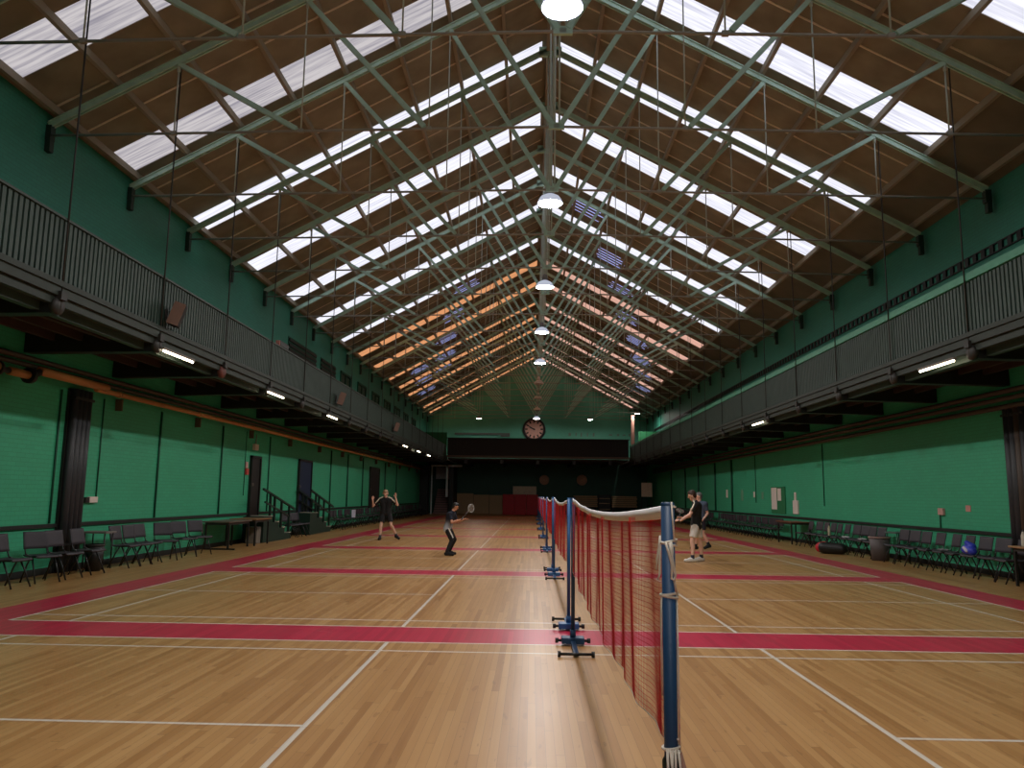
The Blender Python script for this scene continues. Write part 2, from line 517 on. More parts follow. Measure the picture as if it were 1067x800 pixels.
# ------------------------------------------------------------------ roof trusses
def zraft(x): return zroof(x) - .26
def make_truss():
    t = thing('roof_truss', '', 'roof truss', (TX, TRY[0], 0))
    ZT0, ZT1 = 8.02, 8.2
    def zt(x): return ZT0 + (ZT1 - ZT0) * (1 - abs(x) / 9.4)
    NX = [2.33, 4.68, 7.03]
    EX = 9.36
    def zr(x): return zraft(TX + x)
    for sd in (-1, 1):
        m = MB()
        for dx in (-.035, .035):
            m.beam((0, dx, zr(0)), (sd * EX, dx, zr(EX)), .03, .11)
        m.beam((0, 0, zr(0) + .055), (sd * EX, 0, zr(EX) + .055), .15, .016)
        m.build('rafter', M_green, t)
        for a, b in ((NX[2], NX[1]), (NX[1], NX[0]), (NX[0], 0.0)):
            m = MB(); p = (sd * a, 0, zr(a) - .05); q = (sd * b + sd * .08, 0, zt(b) + .04)
            m.beam((p[0], -.03, p[2]), (q[0], -.03, q[2]), .022, .085); m.beam((p[0], .03, p[2]), (q[0], .03, q[2]), .022, .085)
            m.beam((p[0], 0, p[2] + .03), (q[0], 0, q[2] + .03), .08, .015)
            m.build('strut', M_green, t)
        for a in NX:
            m = MB(); m.tube([(sd * a, 0, zr(a) - .05), (sd * a, 0, zt(a))], .014, 6)
            m.tube([(sd * a, 0, zr(a) - .2), (sd * a, 0, zr(a) - .06)], .03, 6)
            m.build('hanger_rod', M_rod, t)
        m = MB(); m.box(sd * EX - .06, sd * EX + .07, -.07, .07, 7.92, 8.2); m.box(sd * EX - .03, sd * EX + .07, -.06, .06, 7.7, 7.92)
        m.build('shoe', mat('dark_green_shoe', (44, 62, 52), .6), t)
    m = MB(); m.tube([(-EX, 0, ZT0), (0, 0, ZT1), (EX, 0, ZT0)], .024, 6)
    for a in NX + [0]:
        for sd in ((-1, 1) if a else (1,)):
            m.box(sd * a - .05, sd * a + .05, -.03, .03, zt(a) - .03, zt(a) + .04)
    m.build('tie_rod', M_tie, t)
    m = MB(); m.tube([(-.05, 0, zr(0)), (-.05, 0, ZT1)], .022, 6); m.tube([(.05, 0, zr(0)), (.05, 0, ZT1)], .022, 6)
    m.build('king_rod', M_rod, t)
    MB().box(-.3, .3, -.05, .05, zr(0) - .22, zr(0) + .04).build('apex_plate', M_green, t)
    MB().box(-.14, .14, -.03, .03, ZT1 - .05, ZT1 + .07).build('foot_plate', M_green, t)
    return t
truss = make_truss()
for i, y in enumerate(TRY):
    lab = ('pale green steel roof truss above the near end, partly out of view' if i == 0 else
           'pale green steel roof truss, %s one seen from the near end' % ORD[i - 1] if i < 20 else
           'pale green steel roof truss hard against the far end wall')
    if i == 0: truss['label'] = lab; truss['group'] = 'roof trusses along the hall'
    else: dup(truss, (TX, y, 0), label=lab)

# ------------------------------------------------------------------ galleries
HY = [y + .06 for y in TRY if 7 < y < 60]
def gallery(side, label):
    g = thing('gallery', label, 'gallery', (0, 0, 0))
    ya, yb = Y0, 60.4
    X = lambda a: side * a
    def bx(m, a0, a1, y0, y1, z0, z1, mi=0):
        m.box(min(X(a0), X(a1)), max(X(a0), X(a1)), y0, y1, z0, z1, mi)
    m = MB(); bx(m, GX, HW, ya, Y1, 4.3, 4.42); m.build('deck', M_under, g)
    m = MB()
    y = ya
    while y < yb:
        bx(m, GX + .02, GX + .05, y, y + .068, GZ0, GZ1); y += .11
    bx(m, GX + .05, GX + .08, ya, yb, GZ0 + .06, GZ0 + .12); bx(m, GX + .05, GX + .08, ya, yb, GZ1 - .12, GZ1 - .06)
    m.build('slatted_balustrade', M_slat, g)
    m = MB()
    if side < 0: bx(m, GX - .01, GX + .1, ya, yb, GZ1, GZ1 + .035)
    else:
        bx(m, GX - .01, GX + .1, ya, yb, GZ1 + .02, GZ1 + .15)
    m.build('top_rail', M_galrail if side < 0 else M_galrailg, g)
    m = MB(); bx(m, GX - .05, GX + .07, ya, yb, 4.37, 4.45); bx(m, GX - .02, GX + .04, ya, yb, 4.24, 4.37)
    bx(m, GX + .03, GX + .13, ya, yb, 4.12, 4.24)
    m.build('fascia', M_gal, g)
    m = MB(); bx(m, GX + .2, GX + .32, ya, Y1, 4.02, 4.16); m.build('edge_girder', M_slat, g)
    for a in (7.9, 8.4, 8.9):
        m = MB(); bx(m, a, a + .07, ya, Y1, 4.16, 4.3); m.build('joist', M_under, g)
    for i, y in enumerate([HY[0] - 2.92 * 2, HY[0] - 2.92] + HY):
        m = MB()
        P = []
        for yy in (y - .11, y + .11):
            P += [(X(GX + .06), yy, 3.98), (X(GX + .06), yy, 4.22), (X(HW - .01), yy, 4.3), (X(HW - .01), yy, 3.95)]
        F = [(0, 1, 2, 3), (7, 6, 5, 4), (0, 4, 5, 1), (1, 5, 6, 2), (2, 6, 7, 3), (3, 7, 4, 0)]
        if side > 0: F = [tuple(reversed(f)) for f in F]
        m.faces(P, F)
        b = m.build('cantilever_beam', M_black, g)
        q = Quaternion((0, 1, 0), side * -PI / 2).to_matrix().to_4x4()
        m = MB(); m.lathe([(0, .0), (.13, .0), (.13, .07), (.1, .1), (0, .1)], 14, (X(GX + .07), y, 4.1), M=q)
        m.build('end_boss', mat('rusty_boss', (110, 60, 52), 0.6) if (side < 0 and i in (5,)) else M_dark, b)
    for i, y in enumerate(HY):
        m = MB(); m.tube([(X(GX - .02), y, 4.0), (X(GX - .02), y, zraft(GX) - .02)], .013, 6)
        m.box(X(GX - .02) - .05, X(GX - .02) + .05, y - .07, y + .07, 4.18, 4.3)
        m.build('suspension_rod', M_dark, g)
    return g
gl = gallery(-1, 'long slatted gallery hung along the left-hand green wall')
gr = gallery(1, 'long slatted gallery with pale green top board along the right-hand wall')
# end gallery
g = thing('end_gallery', 'dark boarded gallery crossing the far end under the clock', 'gallery', (0, 0, 0))
MB().box(-7.0, 7.0, 60.4, Y1 - .02, 4.3, 4.42).build('deck', M_under, g)
m = MB(); m.box(-7.02, 7.02, 60.36, 60.44, 4.62, 5.93)
for k in range(60): m.box(-GX + .05 + k * .2375, -GX + .1 + k * .2375, 60.335, 60.36, 4.7, 5.85)
m.build('boarded_front', mat('dark_brown_boarding', (22, 20, 19), 0.65), g)
MB().box(-GX, GX, 60.3, 60.46, 5.93, 6.0).build('top_rail', M_black, g)
MB().box(-GX, GX, 60.3, 60.46, 4.44, 4.62).build('fascia', mat('brown_fascia', (84, 66, 54), 0.6), g)
for xx in (-5.6, -2.8, 0, 2.8, 5.6):
    MB().box(xx - .12, xx + .12, 60.4, Y1 - .02, 4.02, 4.3).build('cantilever_beam', M_black, g)
# screens closing the gallery ends, and a brown post
M_screen = mat('green_screen_board', (36, 112, 70), 0.6)
o = MB().box(-9.3, -7.3, 62.2, 62.3, 4.42, 6.55).build('screen', M_screen); tag(o, 'green board screen closing the far end of the left gallery', 'screen')
o = MB().box(7.9, 9.4, 61.2, 61.3, 4.42, 6.7).build('screen', M_screen); tag(o, 'green board screen closing the far end of the right gallery', 'screen')
o = MB().bev(7.25, 7.5, 60.5, 60.75, 4.42, 7.9, .02).build('post', mat('red_brown_post', (132, 92, 80), 0.6)); tag(o, 'red-brown post rising from the right end of the far gallery', 'post')

# ------------------------------------------------------------------ pendant lamps over the centre line
E_lamp = emit('lamp_glow', (255, 250, 246), 235.0)
E_lampg = emit('lamp_glass_glow', (206, 212, 230), 0.5)
LY = [9.58, 16.6, 23.62, 30.42, 37.66, 44.7, 51.7, 58.7, 65.42, 2.56, -4.46]
LX = -0.1
E_lamps = emit('small_lamp_glow', (255, 250, 246), 14.0)
def make_lamp(lit):
    t = thing('pendant_lamp', '', 'lamp', (LX, 0, 0), group='pendant lamps over the nets')
    z = 8.02
    m = MB(); m.lathe([(.28, z), (.282, z + .02), (.262, z + .08), (.21, z + .155), (.13, z + .2), (.075, z + .225)], 28)
    m.lathe([(.275, z), (.277, z + .02), (.257, z + .08), (.205, z + .153), (.13, z + .196), (.075, z + .22)], 28)
    m.build('glass_dome', E_lampg if lit else M_aluoff, t)
    m = MB(); m.lathe([(0, z + .004), (.12, z + .002), (.273, z + .012)], 28)
    m.build('lens', E_lamp if lit else mat('unlit_lens', (200, 172, 162), 0.3), t)
    m = MB(); m.lathe([(0, z + .22), (.085, z + .22), (.09, z + .3), (.07, z + .4), (.02, z + .43), (0, z + .43)], 18)
    m.build('ballast_housing', M_plast if lit else M_aluoff, t)
    m = MB(); m.tube([(0, 0, z + .42), (0, 0, zroof(TX) - .3)], .009, 6)
    m.build('drop_rod', M_rod, t)
    return t
lit_src = make_lamp(True); off_src = make_lamp(False)
used = {True: False, False: False}
for k, y in enumerate(LY):
    lit = k not in (5, 6, 7)
    lab = ('%s pendant lamp over the nets, %s from the top of the picture' % ('lit' if lit else 'unlit', ORD[k])) if k < 9 else 'lit pendant lamp %s' % ('directly over the nearest net post' if k == 9 else 'behind the camera')
    if not used[lit]:
        used[lit] = True; o = lit_src if lit else off_src; o.location.y = y; o['label'] = lab
    else: o = dup(lit_src if lit else off_src, (LX, y, 0), label=lab)
    if k == 8:
        for ch in o.children:
            if ch.name.startswith('lens'):
                ch.data = ch.data.copy(); ch.data.materials[0] = E_lamps

# small floodlights near the far end
E_flood = emit('floodlight_glow', (255, 248, 240), 160.0)
def floodlight(x, y, z, lab):
    t = thing('floodlight', lab, 'light', (x, y, z))
    MB().lathe([(.0, .2), (.12, .2), (.2, .05), (.22, 0)], 18).build('reflector', M_plast, t)
    MB().lathe([(0, .0), (.2, .01)], 18).build('lens', E_flood, t)
    MB().tube([(0, 0, .2), (0, 0, zroof(x) - z - .02)], .012, 6).build('drop_rod', M_rod, t)
floodlight(-4.8, 63, 7.75, 'small lit floodlight hung left of the far clock')
floodlight(4.25, 63, 7.75, 'small lit floodlight hung right of the far clock')
floodlight(7.7, 60.2, 8.0, 'small lit floodlight hung at the far right under the roof')

# fluorescent tubes under the gallery edges
E_tube = emit('tube_glow', (255, 240, 205), 10.0)
tl = thing('fluorescent_light', '', 'light', (0, 0, 0), group='tube lights under the galleries')
MB().box(-.03, .03, -.64, .64, .018, .06).build('batten', M_plast, tl)
MB().tube([(0, -.6, 0), (0, .6, 0)], .02, 8).build('tube', E_tube, tl)
for sd, ty in ((-1, (14.05, 19.6, 25.3, 40.2, 45.0, 49.5)), (1, (14.4, 25.9))):
    for k, y in enumerate(ty):
        lab = 'fluorescent tube under the %s gallery edge, %s from the near end' % ('left' if sd < 0 else 'right', ORD[k])
        loc = (sd * (GX - .06), y, 4.03)
        if sd < 0 and k == 0: tl.location = loc; tl['label'] = lab
        else: dup(tl, loc, label=lab)

# loudspeakers fixed to the left gallery front
def speaker(y, z, lab, a=.5):
    t = thing('loudspeaker', lab, 'loudspeaker', (-GX + .12, y, z), a)
    P = Matrix.Translation((0, 0, 0)) @ Matrix.Rotation(.3, 4, 'Y')
    MB().bev(-.1, .1, -.13, .13, 0, .42, .015, M=P).build('cabinet', M_black, t)
    MB().box(-.1, .1, -.15, -.131, .0, .42, M=P).build('grille', mat('tan_speaker_side', (128, 100, 86), 0.7), t)
    MB().box(-.14, -.1, -.03, .03, .12, .3).build('bracket', M_dark, t)
speaker(13.6, 4.52, 'loudspeaker tilted outward on the left gallery, nearest the camera', .3)
speaker(25.9, 4.52, 'loudspeaker tilted outward on the left gallery, middle one', .3)
speaker(36.7, 4.52, 'loudspeaker tilted outward on the left gallery, farthest one', .3)
t = thing('camera_box', 'small dark box clamped to the left gallery top rail', 'box', (-GX - .04, 20.2, GZ1 + .035))
MB().bev(-.06, .06, -.35, .35, 0, .14, .015).build('housing', M_black, t)
MB().box(-.05, .05, -.4, -.35, .01, .13).build('end_cap', mat('pink_cap', (190, 120, 110), .6), t)

# ------------------------------------------------------------------ services on the walls
o = MB()
o.tube([(-9.2, 15.2, 3.56), (-9.2, 40, 3.56), (-9.2, 62.5, 3.56)], .055, 12)
for k in range(12): o.tube([(-9.2, 16 + k * 4, 3.56), (-9.2, 16.1 + k * 4, 3.56)], .068, 12)
o = o.build('heating_pipe', M_pipe); tag(o, 'long orange-brown pipe along the left wall under the gallery', 'pipe')
for k in range(12):
    MB().box(-HW + .005, -9.3, 16.4 + k * 4, 16.45 + k * 4, 3.25, 3.5).build('bracket', mat('brown_bracket', (92, 72, 52), .6), o)
t = thing('heating_pipe', 'short thick orange-brown pipe with black valves at the near left', 'pipe', (0, 0, 0))
MB().tube([(-9.15, 13.3, 3.62), (-9.15, 15.5, 3.62)], .075, 14).build('pipe_run', M_pipe, t)
MB().tube([(-9.15, 12.5, 3.5), (-9.15, 13.0, 3.5)], .07, 14).build('pipe_run', M_pipe, t)
MB().tube([(-9.15, 10.0, 3.5), (-9.15, 12.2, 3.52)], .09, 14).build('pipe_run', M_pipe, t)
MB().tube([(-9.15, 12.2, 3.5), (-9.15, 12.22, 3.5), (-9.15, 12.25, 3.5), (-9.15, 12.26, 3.5), (-9.15, 12.5, 3.5)], [.12, .12, .12, .05, .05], 14).build('valve', M_black, t)
MB().tube([(-9.15, 13.0, 3.5), (-9.15, 13.07, 3.5), (-9.15, 13.08, 3.51), (-9.15, 13.32, 3.6)], [.14, .14, .06, .06], 14).build('valve', M_black, t)
for k, (x, z, r) in enumerate([(-9.28, 3.7, .045), (-9.3, 3.83, .05)]):
    o = MB().tube([(x, Y0, z), (x, 62.5, z)], r, 8).build('service_pipe', M_dpipe)
    tag(o, 'dark brown pipe above the orange pipe, %s one' % ('lower' if k == 0 else 'upper'), 'pipe', 'dark pipes on the left wall')
for k, (x, z, r) in enumerate([(9.3, 3.5, .055), (9.25, 3.66, .05), (9.3, 3.82, .055)]):
    o = MB().tube([(x, 10, z), (x, 63, z)], r, 8).build('service_pipe', M_dpipe)
    tag(o, 'dark brown pipe under the right gallery, %s of three' % ('lowest', 'middle', 'highest')[k], 'pipe', 'dark pipes on the right wall')
# ladder tray on the upper right wall
t = thing('cable_tray', 'dark ladder cable tray along the upper right wall', 'cable tray', (-.006, 0, 0))
m = MB(); m.box(HW - .03, HW, 8, 63, 6.83, 6.86); m.box(HW - .03, HW, 8, 63, 7.02, 7.05)
k = 8.0
while k < 63: m.box(HW - .04, HW, k, k + .14, 6.84, 7.04); k += .32
m.build('ladder', M_black, t)
# big ribbed wall columns of bundled pipes
def column(side, y, lab, w=.62):
    t = thing('pipe_column', lab, 'column', (side * (HW - .0), y, 0))
    n = 4
    for i in range(n):
        yy = -w / 2 + (i + .5) * w / n
        MB().tube([(-side * .09, yy, .0), (-side * .09, yy, 3.5)], w / n * .5, 12).build('pipe', M_dpipe if i == 1 and side > 0 else mat('slate_pipe', (46, 48, 52), .5), t)
    m = MB(); m.box(min(0, -side * .05), max(0, -side * .05), -w / 2 - .03, w / 2 + .03, 0, 3.5); m.build('backing', M_black, t)
    for z in (.5, 3.3):
        MB().box(min(-side * .02, -side * .172), max(-side * .02, -side * .172), -w / 2 - .02, w / 2 + .02, z, z + .05).build('strap', M_black, t)
column(-1, 15.0, 'dark bundle of upright pipes on the left wall near the first chairs')
column(1, 15.95, 'dark bundle of upright pipes at the near right end of the green wall', .7)
# thin conduits dropping down the walls
cl = [(-1, 14.45, .93, .025, 'just left of the dark pipe bundle'), (-1, 15.95, 1.4, .018, 'above the double wall socket'),
      (-1, 18.5, .93, .03, 'behind the row of six chairs'), (-1, 22.3, .93, .03, 'behind the wooden tables'),
      (-1, 24.2, 1.45, .015, 'just left of the black door'), (-1, 26.4, .93, .03, 'between the black and navy doors'),
      (-1, 34.6, .93, .04, 'just past the second steps'), (-1, 37.8, .93, .045, 'second past the navy door steps'),
      (-1, 41.2, .93, .045, 'left of the farthest door'), (-1, 47.5, .93, .05, 'right of the farthest door'),
      (-1, 51.5, .93, .05, 'well beyond the farthest door'),
      (1, 26.75, 1.35, .022, 'right of the white notices'), (1, 34.8, 1.4, .02, 'left of the white notices'),
      (1, 38.8, .93, .06, 'beyond the white notices, thick'), (1, 42.3, .93, .06, 'second thick one beyond the notices'),
      (1, 46.5, .93, .06, 'third thick one beyond the notices'), (1, 50.5, .93, .06, 'fourth thick one beyond the notices'),
      (1, 55.5, .93, .06, 'farthest thick one on that wall')]
M_cond = mat('dark_green_conduit', (22, 80, 60), 0.6)
for sd, y, z0, r, wh in cl:
    x = sd * (HW - r * .8)
    o = MB().tube([(x, y, z0), (x, y, 3.45)], r * .8, 8).build('wall_conduit', M_cond)
    tag(o, 'dark conduit down the %s green wall, %s' % ('left' if sd < 0 else 'right', wh), 'conduit', 'conduits on the side walls')
# sockets, signs and notices
t = thing('wall_socket', 'white double socket on the left wall beside the pipe bundle', 'socket', (-HW, 15.75, 1.36))
MB().bev(0, .06, -.09, .2, -.06, .06, .008).build('face_plate', M_paper, t)
MB().box(0, .05, -.22, -.09, -.06, .05).build('back_box', M_black, t)
t = thing('wall_socket', 'small pinkish socket box with a conduit below on the right wall', 'socket', (HW, 19.2, 1.32))
MB().bev(-.06, 0, -.14, .1, -.09, .07, .008).build('face_plate', mat('pinkish_plate', (205, 160, 150), .6), t)
MB().tube([(-.02, .08, -.08), (-.02, .08, -.4)], .015, 6).build('conduit', M_cond, t)
o = MB().box(HW - .012, HW, 17.95, 18.15, 1.33, 1.47).build('wall_sticker', mat('pinkish_sticker', (206, 150, 140), .7)); tag(o, 'small torn pinkish sticker on the right green wall', 'sticker')
t = thing('notice_board', 'green-edged board with two tall white notices on right wall', 'notice board', (HW - .005, 31.6, 0))
MB().box(-.03, 0, -.8, .95, 1.0, 2.05).build('board', mat('green_board', (30, 120, 74), .7), t)
MB().box(-.036, -.03, .2, .9, 1.15, 2.02).build('notice', M_paper, t)
MB().box(-.036, -.03, -.35, .1, 1.5, 1.98).build('notice', M_paper, t)
t = thing('wall_notice', 'white panel with a narrow white top on the right wall', 'notice', (HW, 29.6, 0))
MB().bev(-.05, 0, -.28, .28, 1.02, 1.52, .01).build('panel', M_paper, t)
MB().bev(-.04, 0, -.06, .12, 1.52, 1.82, .01).build('top_plate', M_paper, t)
for y, z, w, h, lab in [(35.0, 1.75, .22, .25, 'small white scrap of paper left of the notice board'), (39.8, 1.8, .3, .4, 'small white plate on the far right wall'),
                        (33.7, 1.7, .3, .3, 'pale worn patch beside the notice board'), (36.9, 1.72, .4, .5, 'pale pinkish patch far along the right wall')]:
    o = MB().box(HW - .01, HW, y, y + w, z - h / 2, z + h / 2).build('wall_patch', M_paper if 'white' in lab else mat('worn_patch', (104, 160, 128), .8)); tag(o, lab, 'patch')
t = thing('emergency_light', 'small white emergency light above the black door', 'light', (-HW, 24.9, 3.0))
MB().bev(0, .1, -.12, .2, -.1, .1, .02).build('casing', M_paper, t); MB().tube([(.05, .05, .1), (.05, .05, .42)], .02, 8).build('stem', M_plast, t)
t = thing('fire_alarm', 'small red and pink alarm box left of the black door', 'alarm', (-HW, 24.35, 2.2))
MB().bev(0, .06, -.1, .1, -.1, .1, .01).build('call_point', mat('alarm_red', (196, 70, 66), .5), t)
MB().bev(0, .04, -.1, .05, .12, .3, .01).build('sign', mat('alarm_sign', (220, 170, 165), .6), t)

# upper left wall: louvres and dark windows
t = thing('wall_louvre', 'long dark double louvre high on the left wall', 'louvre', (-HW, 29.6, 0))
m = MB()
for z in (6.72, 6.9, 7.1): m.box(0, .06, -1.8, 1.8, z, z + .1)
m.build('slats', M_black, t); MB().box(0, .02, -1.85, 1.85, 6.66, 7.26).build('frame', M_cond, t)
t = thing('wall_louvre', 'shorter dark louvre beside the long one on the left wall', 'louvre', (-HW, 33.4, 0))
m = MB()
for z in (6.72, 6.9, 7.1): m.box(0, .06, -1.2, 1.2, z, z + .1)
m.build('slats', M_black, t); MB().box(0, .02, -1.25, 1.25, 6.66, 7.26).build('frame', M_cond, t)
M_wpane = mat('dark_window_glass', (22, 40, 36), 0.2)
for k in range(7):
    y = 36.6 + 3.6 * k
    o = MB().box(-HW, -HW + .02, y - .95, y + .95, 6.1, 7.15).build('window_%d' % nw, M_wpane); nw += 1
    struct(o)
    m = MB()
    for (a, b, c, d) in ((-1.02, -.92, 6.0, 7.25), (.92, 1.02, 6.0, 7.25), (-.03, .03, 6.0, 7.25)): m.box(-HW, -HW + .06, y + a, y + b, c, d)
    m.box(-HW, -HW + .06, y - 1.02, y + 1.02, 6.0, 6.1); m.box(-HW, -HW + .06, y - 1.02, y + 1.02, 7.15, 7.25)
    m.build('window_frame', M_cond, o)

# ------------------------------------------------------------------ doors and entrance steps on the left wall
def door(n, y0, y1, z0, z1, m_leaf):
    o = MB().box(-HW - .02, -HW + .05, y0 + .06, y1 - .06, z0, z1 - .06).build('door_%d' % n, m_leaf); struct(o)
    f = MB(); f.box(-HW, -HW + .09, y0, y0 + .07, z0, z1); f.box(-HW, -HW + .09, y1 - .07, y1, z0, z1); f.box(-HW, -HW + .09, y0, y1, z1 - .07, z1)
    f.build('door_frame', M_black, o)
    MB().bev(-HW + .05, -HW + .1, y0 + .12, y0 + .2, z0 + .95, z0 + 1.05, .01).build('door_handle', M_plast, o)
M_navydoor = mat('navy_door_paint', (26, 44, 72), .45)
door(1, 24.62, 25.5, .8, 2.72, M_black)
door(2, 29.75, 31.5, .8, 2.85, M_navydoor)
door(3, 43.0, 45.6, .8, 3.05, M_black)
M_rail = mat('dark_green_rail', (20, 42, 34), .5)
M_tread = mat('pale_tread_edge', (190, 180, 160), .7)
M_stepside = mat('green_step_side', (14, 46, 34), .6)
def steps(y0, lab, land=1.0, dy=.62, sides=(1,)):
    t = thing('entrance_steps', lab, 'steps', (-HW + .01, y0, 0))
    D = .66; m = MB(); m.box(0.0, D, 0, land, 0, .8); m.build('landing', M_stepside, t)
    n = 3
    for i in range(n):
        a = land + dy * i; z = .8 - .2 * (i + 1)
        o = MB().box(0.0, D, a, a + dy, 0, z).build('step', M_stepside, t)
        MB().box(0.02, D + .015, a + dy - .2, a + dy + .012, z, z + .025).build('tread_edge', M_tread, o)
    MB().box(0.02, D + .015, land - .25, land + .01, .8, .825).build('tread_edge', M_tread, t)
    ye = land + dy * n; sl = .66 / (dy * n + 1.3)
    for sd in sides:
        x = D - .06 if sd > 0 else .1
        zr = lambda yy: 1.66 - (yy - land + .8) * sl
        for (yy, zb) in ((land - .1, .8), (land + dy * .5, .6), (land + dy * 1.6, .4), (ye - .08, .2)):
            MB().box(x - .035, x + .035, yy - .035, yy + .035, zb, zr(yy)).build('rail_post', M_rail, t)
        MB().beam((x, land - .8, zr(land - .8)), (x, ye + .5, zr(ye + .5)), .07, .06).build('hand_rail', M_rail, t)
        MB().beam((x, land - .6, zr(land - .6) - .36), (x, ye, zr(ye) - .36), .05, .05).build('mid_rail', M_rail, t)
steps(24.3, 'dark green entrance steps with one handrail below the black door', .8, .66)
steps(29.4, 'dark green entrance steps with two handrails below the navy door', 1.0, .7, (1, -1))

# ------------------------------------------------------------------ far end wall
E_ = Y1
t = thing('wall_clock', 'large round wall clock with dark rim above the far gallery', 'clock', (-.3, Y1 - .02, 7.32))
q = Matrix.Rotation(PI / 2, 4, 'X')
MB().lathe([(0, 0), (.98, 0), (1.0, .06), (.98, .14), (.84, .16), (.8, .1)], 40, M=q).build('rim', mat('clock_rim', (40, 30, 34), .5), t)
MB().lathe([(0, .1), (.82, .1)], 40, M=q).build('dial', mat('clock_dial', (226, 176, 160), .6), t)
m = MB()
for k in range(12):
    R = Matrix.Rotation(-k * PI / 6, 4, 'Y')
    m.box(-.06, .06, -.115, -.102, .56, .78, M=R)
m.build('hour_marks', M_black, t)
MB().box(-.05, .05, -.13, -.115, -.08, .42, M=Matrix.Rotation(-math.radians(66), 4, 'Y')).build('hour_hand', M_black, t)
MB().box(-.035, .035, -.145, -.13, -.1, .62, M=Matrix.Rotation(-math.radians(60), 4, 'Y')).build('minute_hand', M_black, t)
MB().lathe([(0, .15), (.07, .15), (.07, .1)], 16, M=q).build('hub', M_black, t)
o = MB().bev(-.55, -.05, Y1 - .14, Y1, 6.1, 6.28, .02).build('plaque', M_paper); tag(o, 'small white plate on the far wall just under the clock', 'plate')
o = MB(); o.box(-7.2, -2.4, Y1 - .18, Y1 - .01, 6.78, 6.95); o.box(-3.2, -2.4, Y1 - .2, Y1 - .01, 6.65, 6.8)
o = o.build('duct', mat('grey_duct', (96, 108, 104), .6)); tag(o, 'grey duct along the far wall left of the clock', 'duct')
# faint worn marks right of the clock
mk = [(2.7, .22, .28), (3.3, .1, .3), (3.75, .12, .34), (4.3, .1, .3), (4.8, .16, .3), (6.2, .3, .12), (6.9, .2, .2), (7.4, .24, .1), (7.9, .18, .24)]
M_mark = mat('worn_white_mark', (120, 150, 136), .8)
for k, (x, w, h) in enumerate(mk):
    MB().box(x, x + w, Y1 - .012, Y1, 6.9 - h / 2, 6.9 + h / 2).build('worn_mark', M_mark, wall_front)
# discs
for x, z, r, lab in ((.62, 2.95, .42, 'round pinkish-brown disc on the far dark wall, left one'), (3.86, 2.98, .45, 'round pinkish-brown disc on the far dark wall, right one')):
    t = thing('wall_disc', lab, 'disc', (x, Y1, z), group='round discs on the far wall')
    MB().lathe([(0, .06), (r * .6, .08), (r, .05), (r, 0)], 28, M=q).build('face', mat('pinkish_disc', (240, 184, 156), .7), t)
    m = MB()
    for a in (.3, .6, .85):
        m.lathe([(r * a - .02, .085), (r * a + .02, .085)], 28, M=q)
    m.build('rings', mat('brown_ring', (176, 116, 94), .7), t)
# plywood sheets and red mats leaning at the wall
for k, (x0, x1, h) in enumerate([(-6.85, -5.45, 1.72), (-5.42, -4.1, 1.62), (-4.06, -2.92, 1.6)]):
    o = MB().bev(x0, x1, Y1 - .5, Y1 - .42, .0, h, .008).build('plywood_sheet', M_ply); tag(o, 'brown plywood sheet standing at the far wall, %s' % ('leftmost', 'middle', 'next to the red mats')[k], 'board')
for k in range(3):
    x0 = -2.9 + k * 1.0
    o = MB().bev(x0, x0 + .98, Y1 - 1.2, Y1 - .95, .0, 1.68, .03).build('crash_mat', M_crash); tag(o, 'red padded mat standing at the far end, %s of three' % ('left', 'middle', 'right')[k], 'mat')
o = MB().bev(-2.05, -.05, Y1 - .7, Y1 - .62, .0, 2.38, .02).build('display_board', M_pale); tag(o, 'cream board standing behind the red mats', 'board')
t = thing('display_board', 'cream board on a black stand in the far right corner', 'board', (8.62, 62.0, 0))
MB().bev(-.42, .42, -.04, .04, 1.62, 2.72, .02).build('panel', M_pale, t)
for xx in (-.35, .35):
    MB().beam((xx, .03, 2.4), (xx * 1.1, .35, 0), .05, .05).build('leg', M_black, t)
# stacked table tops at the right of the far end
for k in range(6):
    o = MB().bev(3.1, 5.1 - .05 * (k % 2), Y1 - 1.5, Y1 - .5, .72 + k * .16, .84 + k * .16, .012).build('table_top', M_ply); tag(o, 'brown table top in the left far stack, %s from the bottom' % ORD[k], 'table top', 'stacked table tops')
    o = MB().bev(6.3, 8.4 - .05 * (k % 2), Y1 - 1.5, Y1 - .5, .72 + k * .16, .84 + k * .16, .012).build('table_top', M_ply); tag(o, 'brown table top in the right far stack, %s from the bottom' % ORD[k], 'table top', 'stacked table tops')
for x0, x1, w in ((3.15, 5.0, 'left'), (6.35, 8.3, 'right')):
    t = thing('trestle', 'dark trestle carrying the %s stack of table tops' % w, 'trestle', (0, 0, 0))
    MB().box(x0, x1, Y1 - 1.4, Y1 - .6, .64, .72).build('platform', M_black, t)
    for xx in (x0 + .05, x1 - .15):
        for yy in (Y1 - 1.4, Y1 - .7): MB().box(xx, xx + .1, yy, yy + .1, 0, .64).build('leg', M_black, t)
t = thing('dark_cabinet', 'black cabinet with shelves between the stacks of table tops', 'cabinet', (0, 0, 0))
MB().box(5.2, 6.2, Y1 - 1.2, Y1 - .5, 0, 1.75).build('carcass', M_black, t)
for z in (.5, 1.0, 1.4): MB().box(5.25, 6.15, Y1 - 1.25, Y1 - 1.2, z, z + .06).build('shelf_edge', M_ply, t)
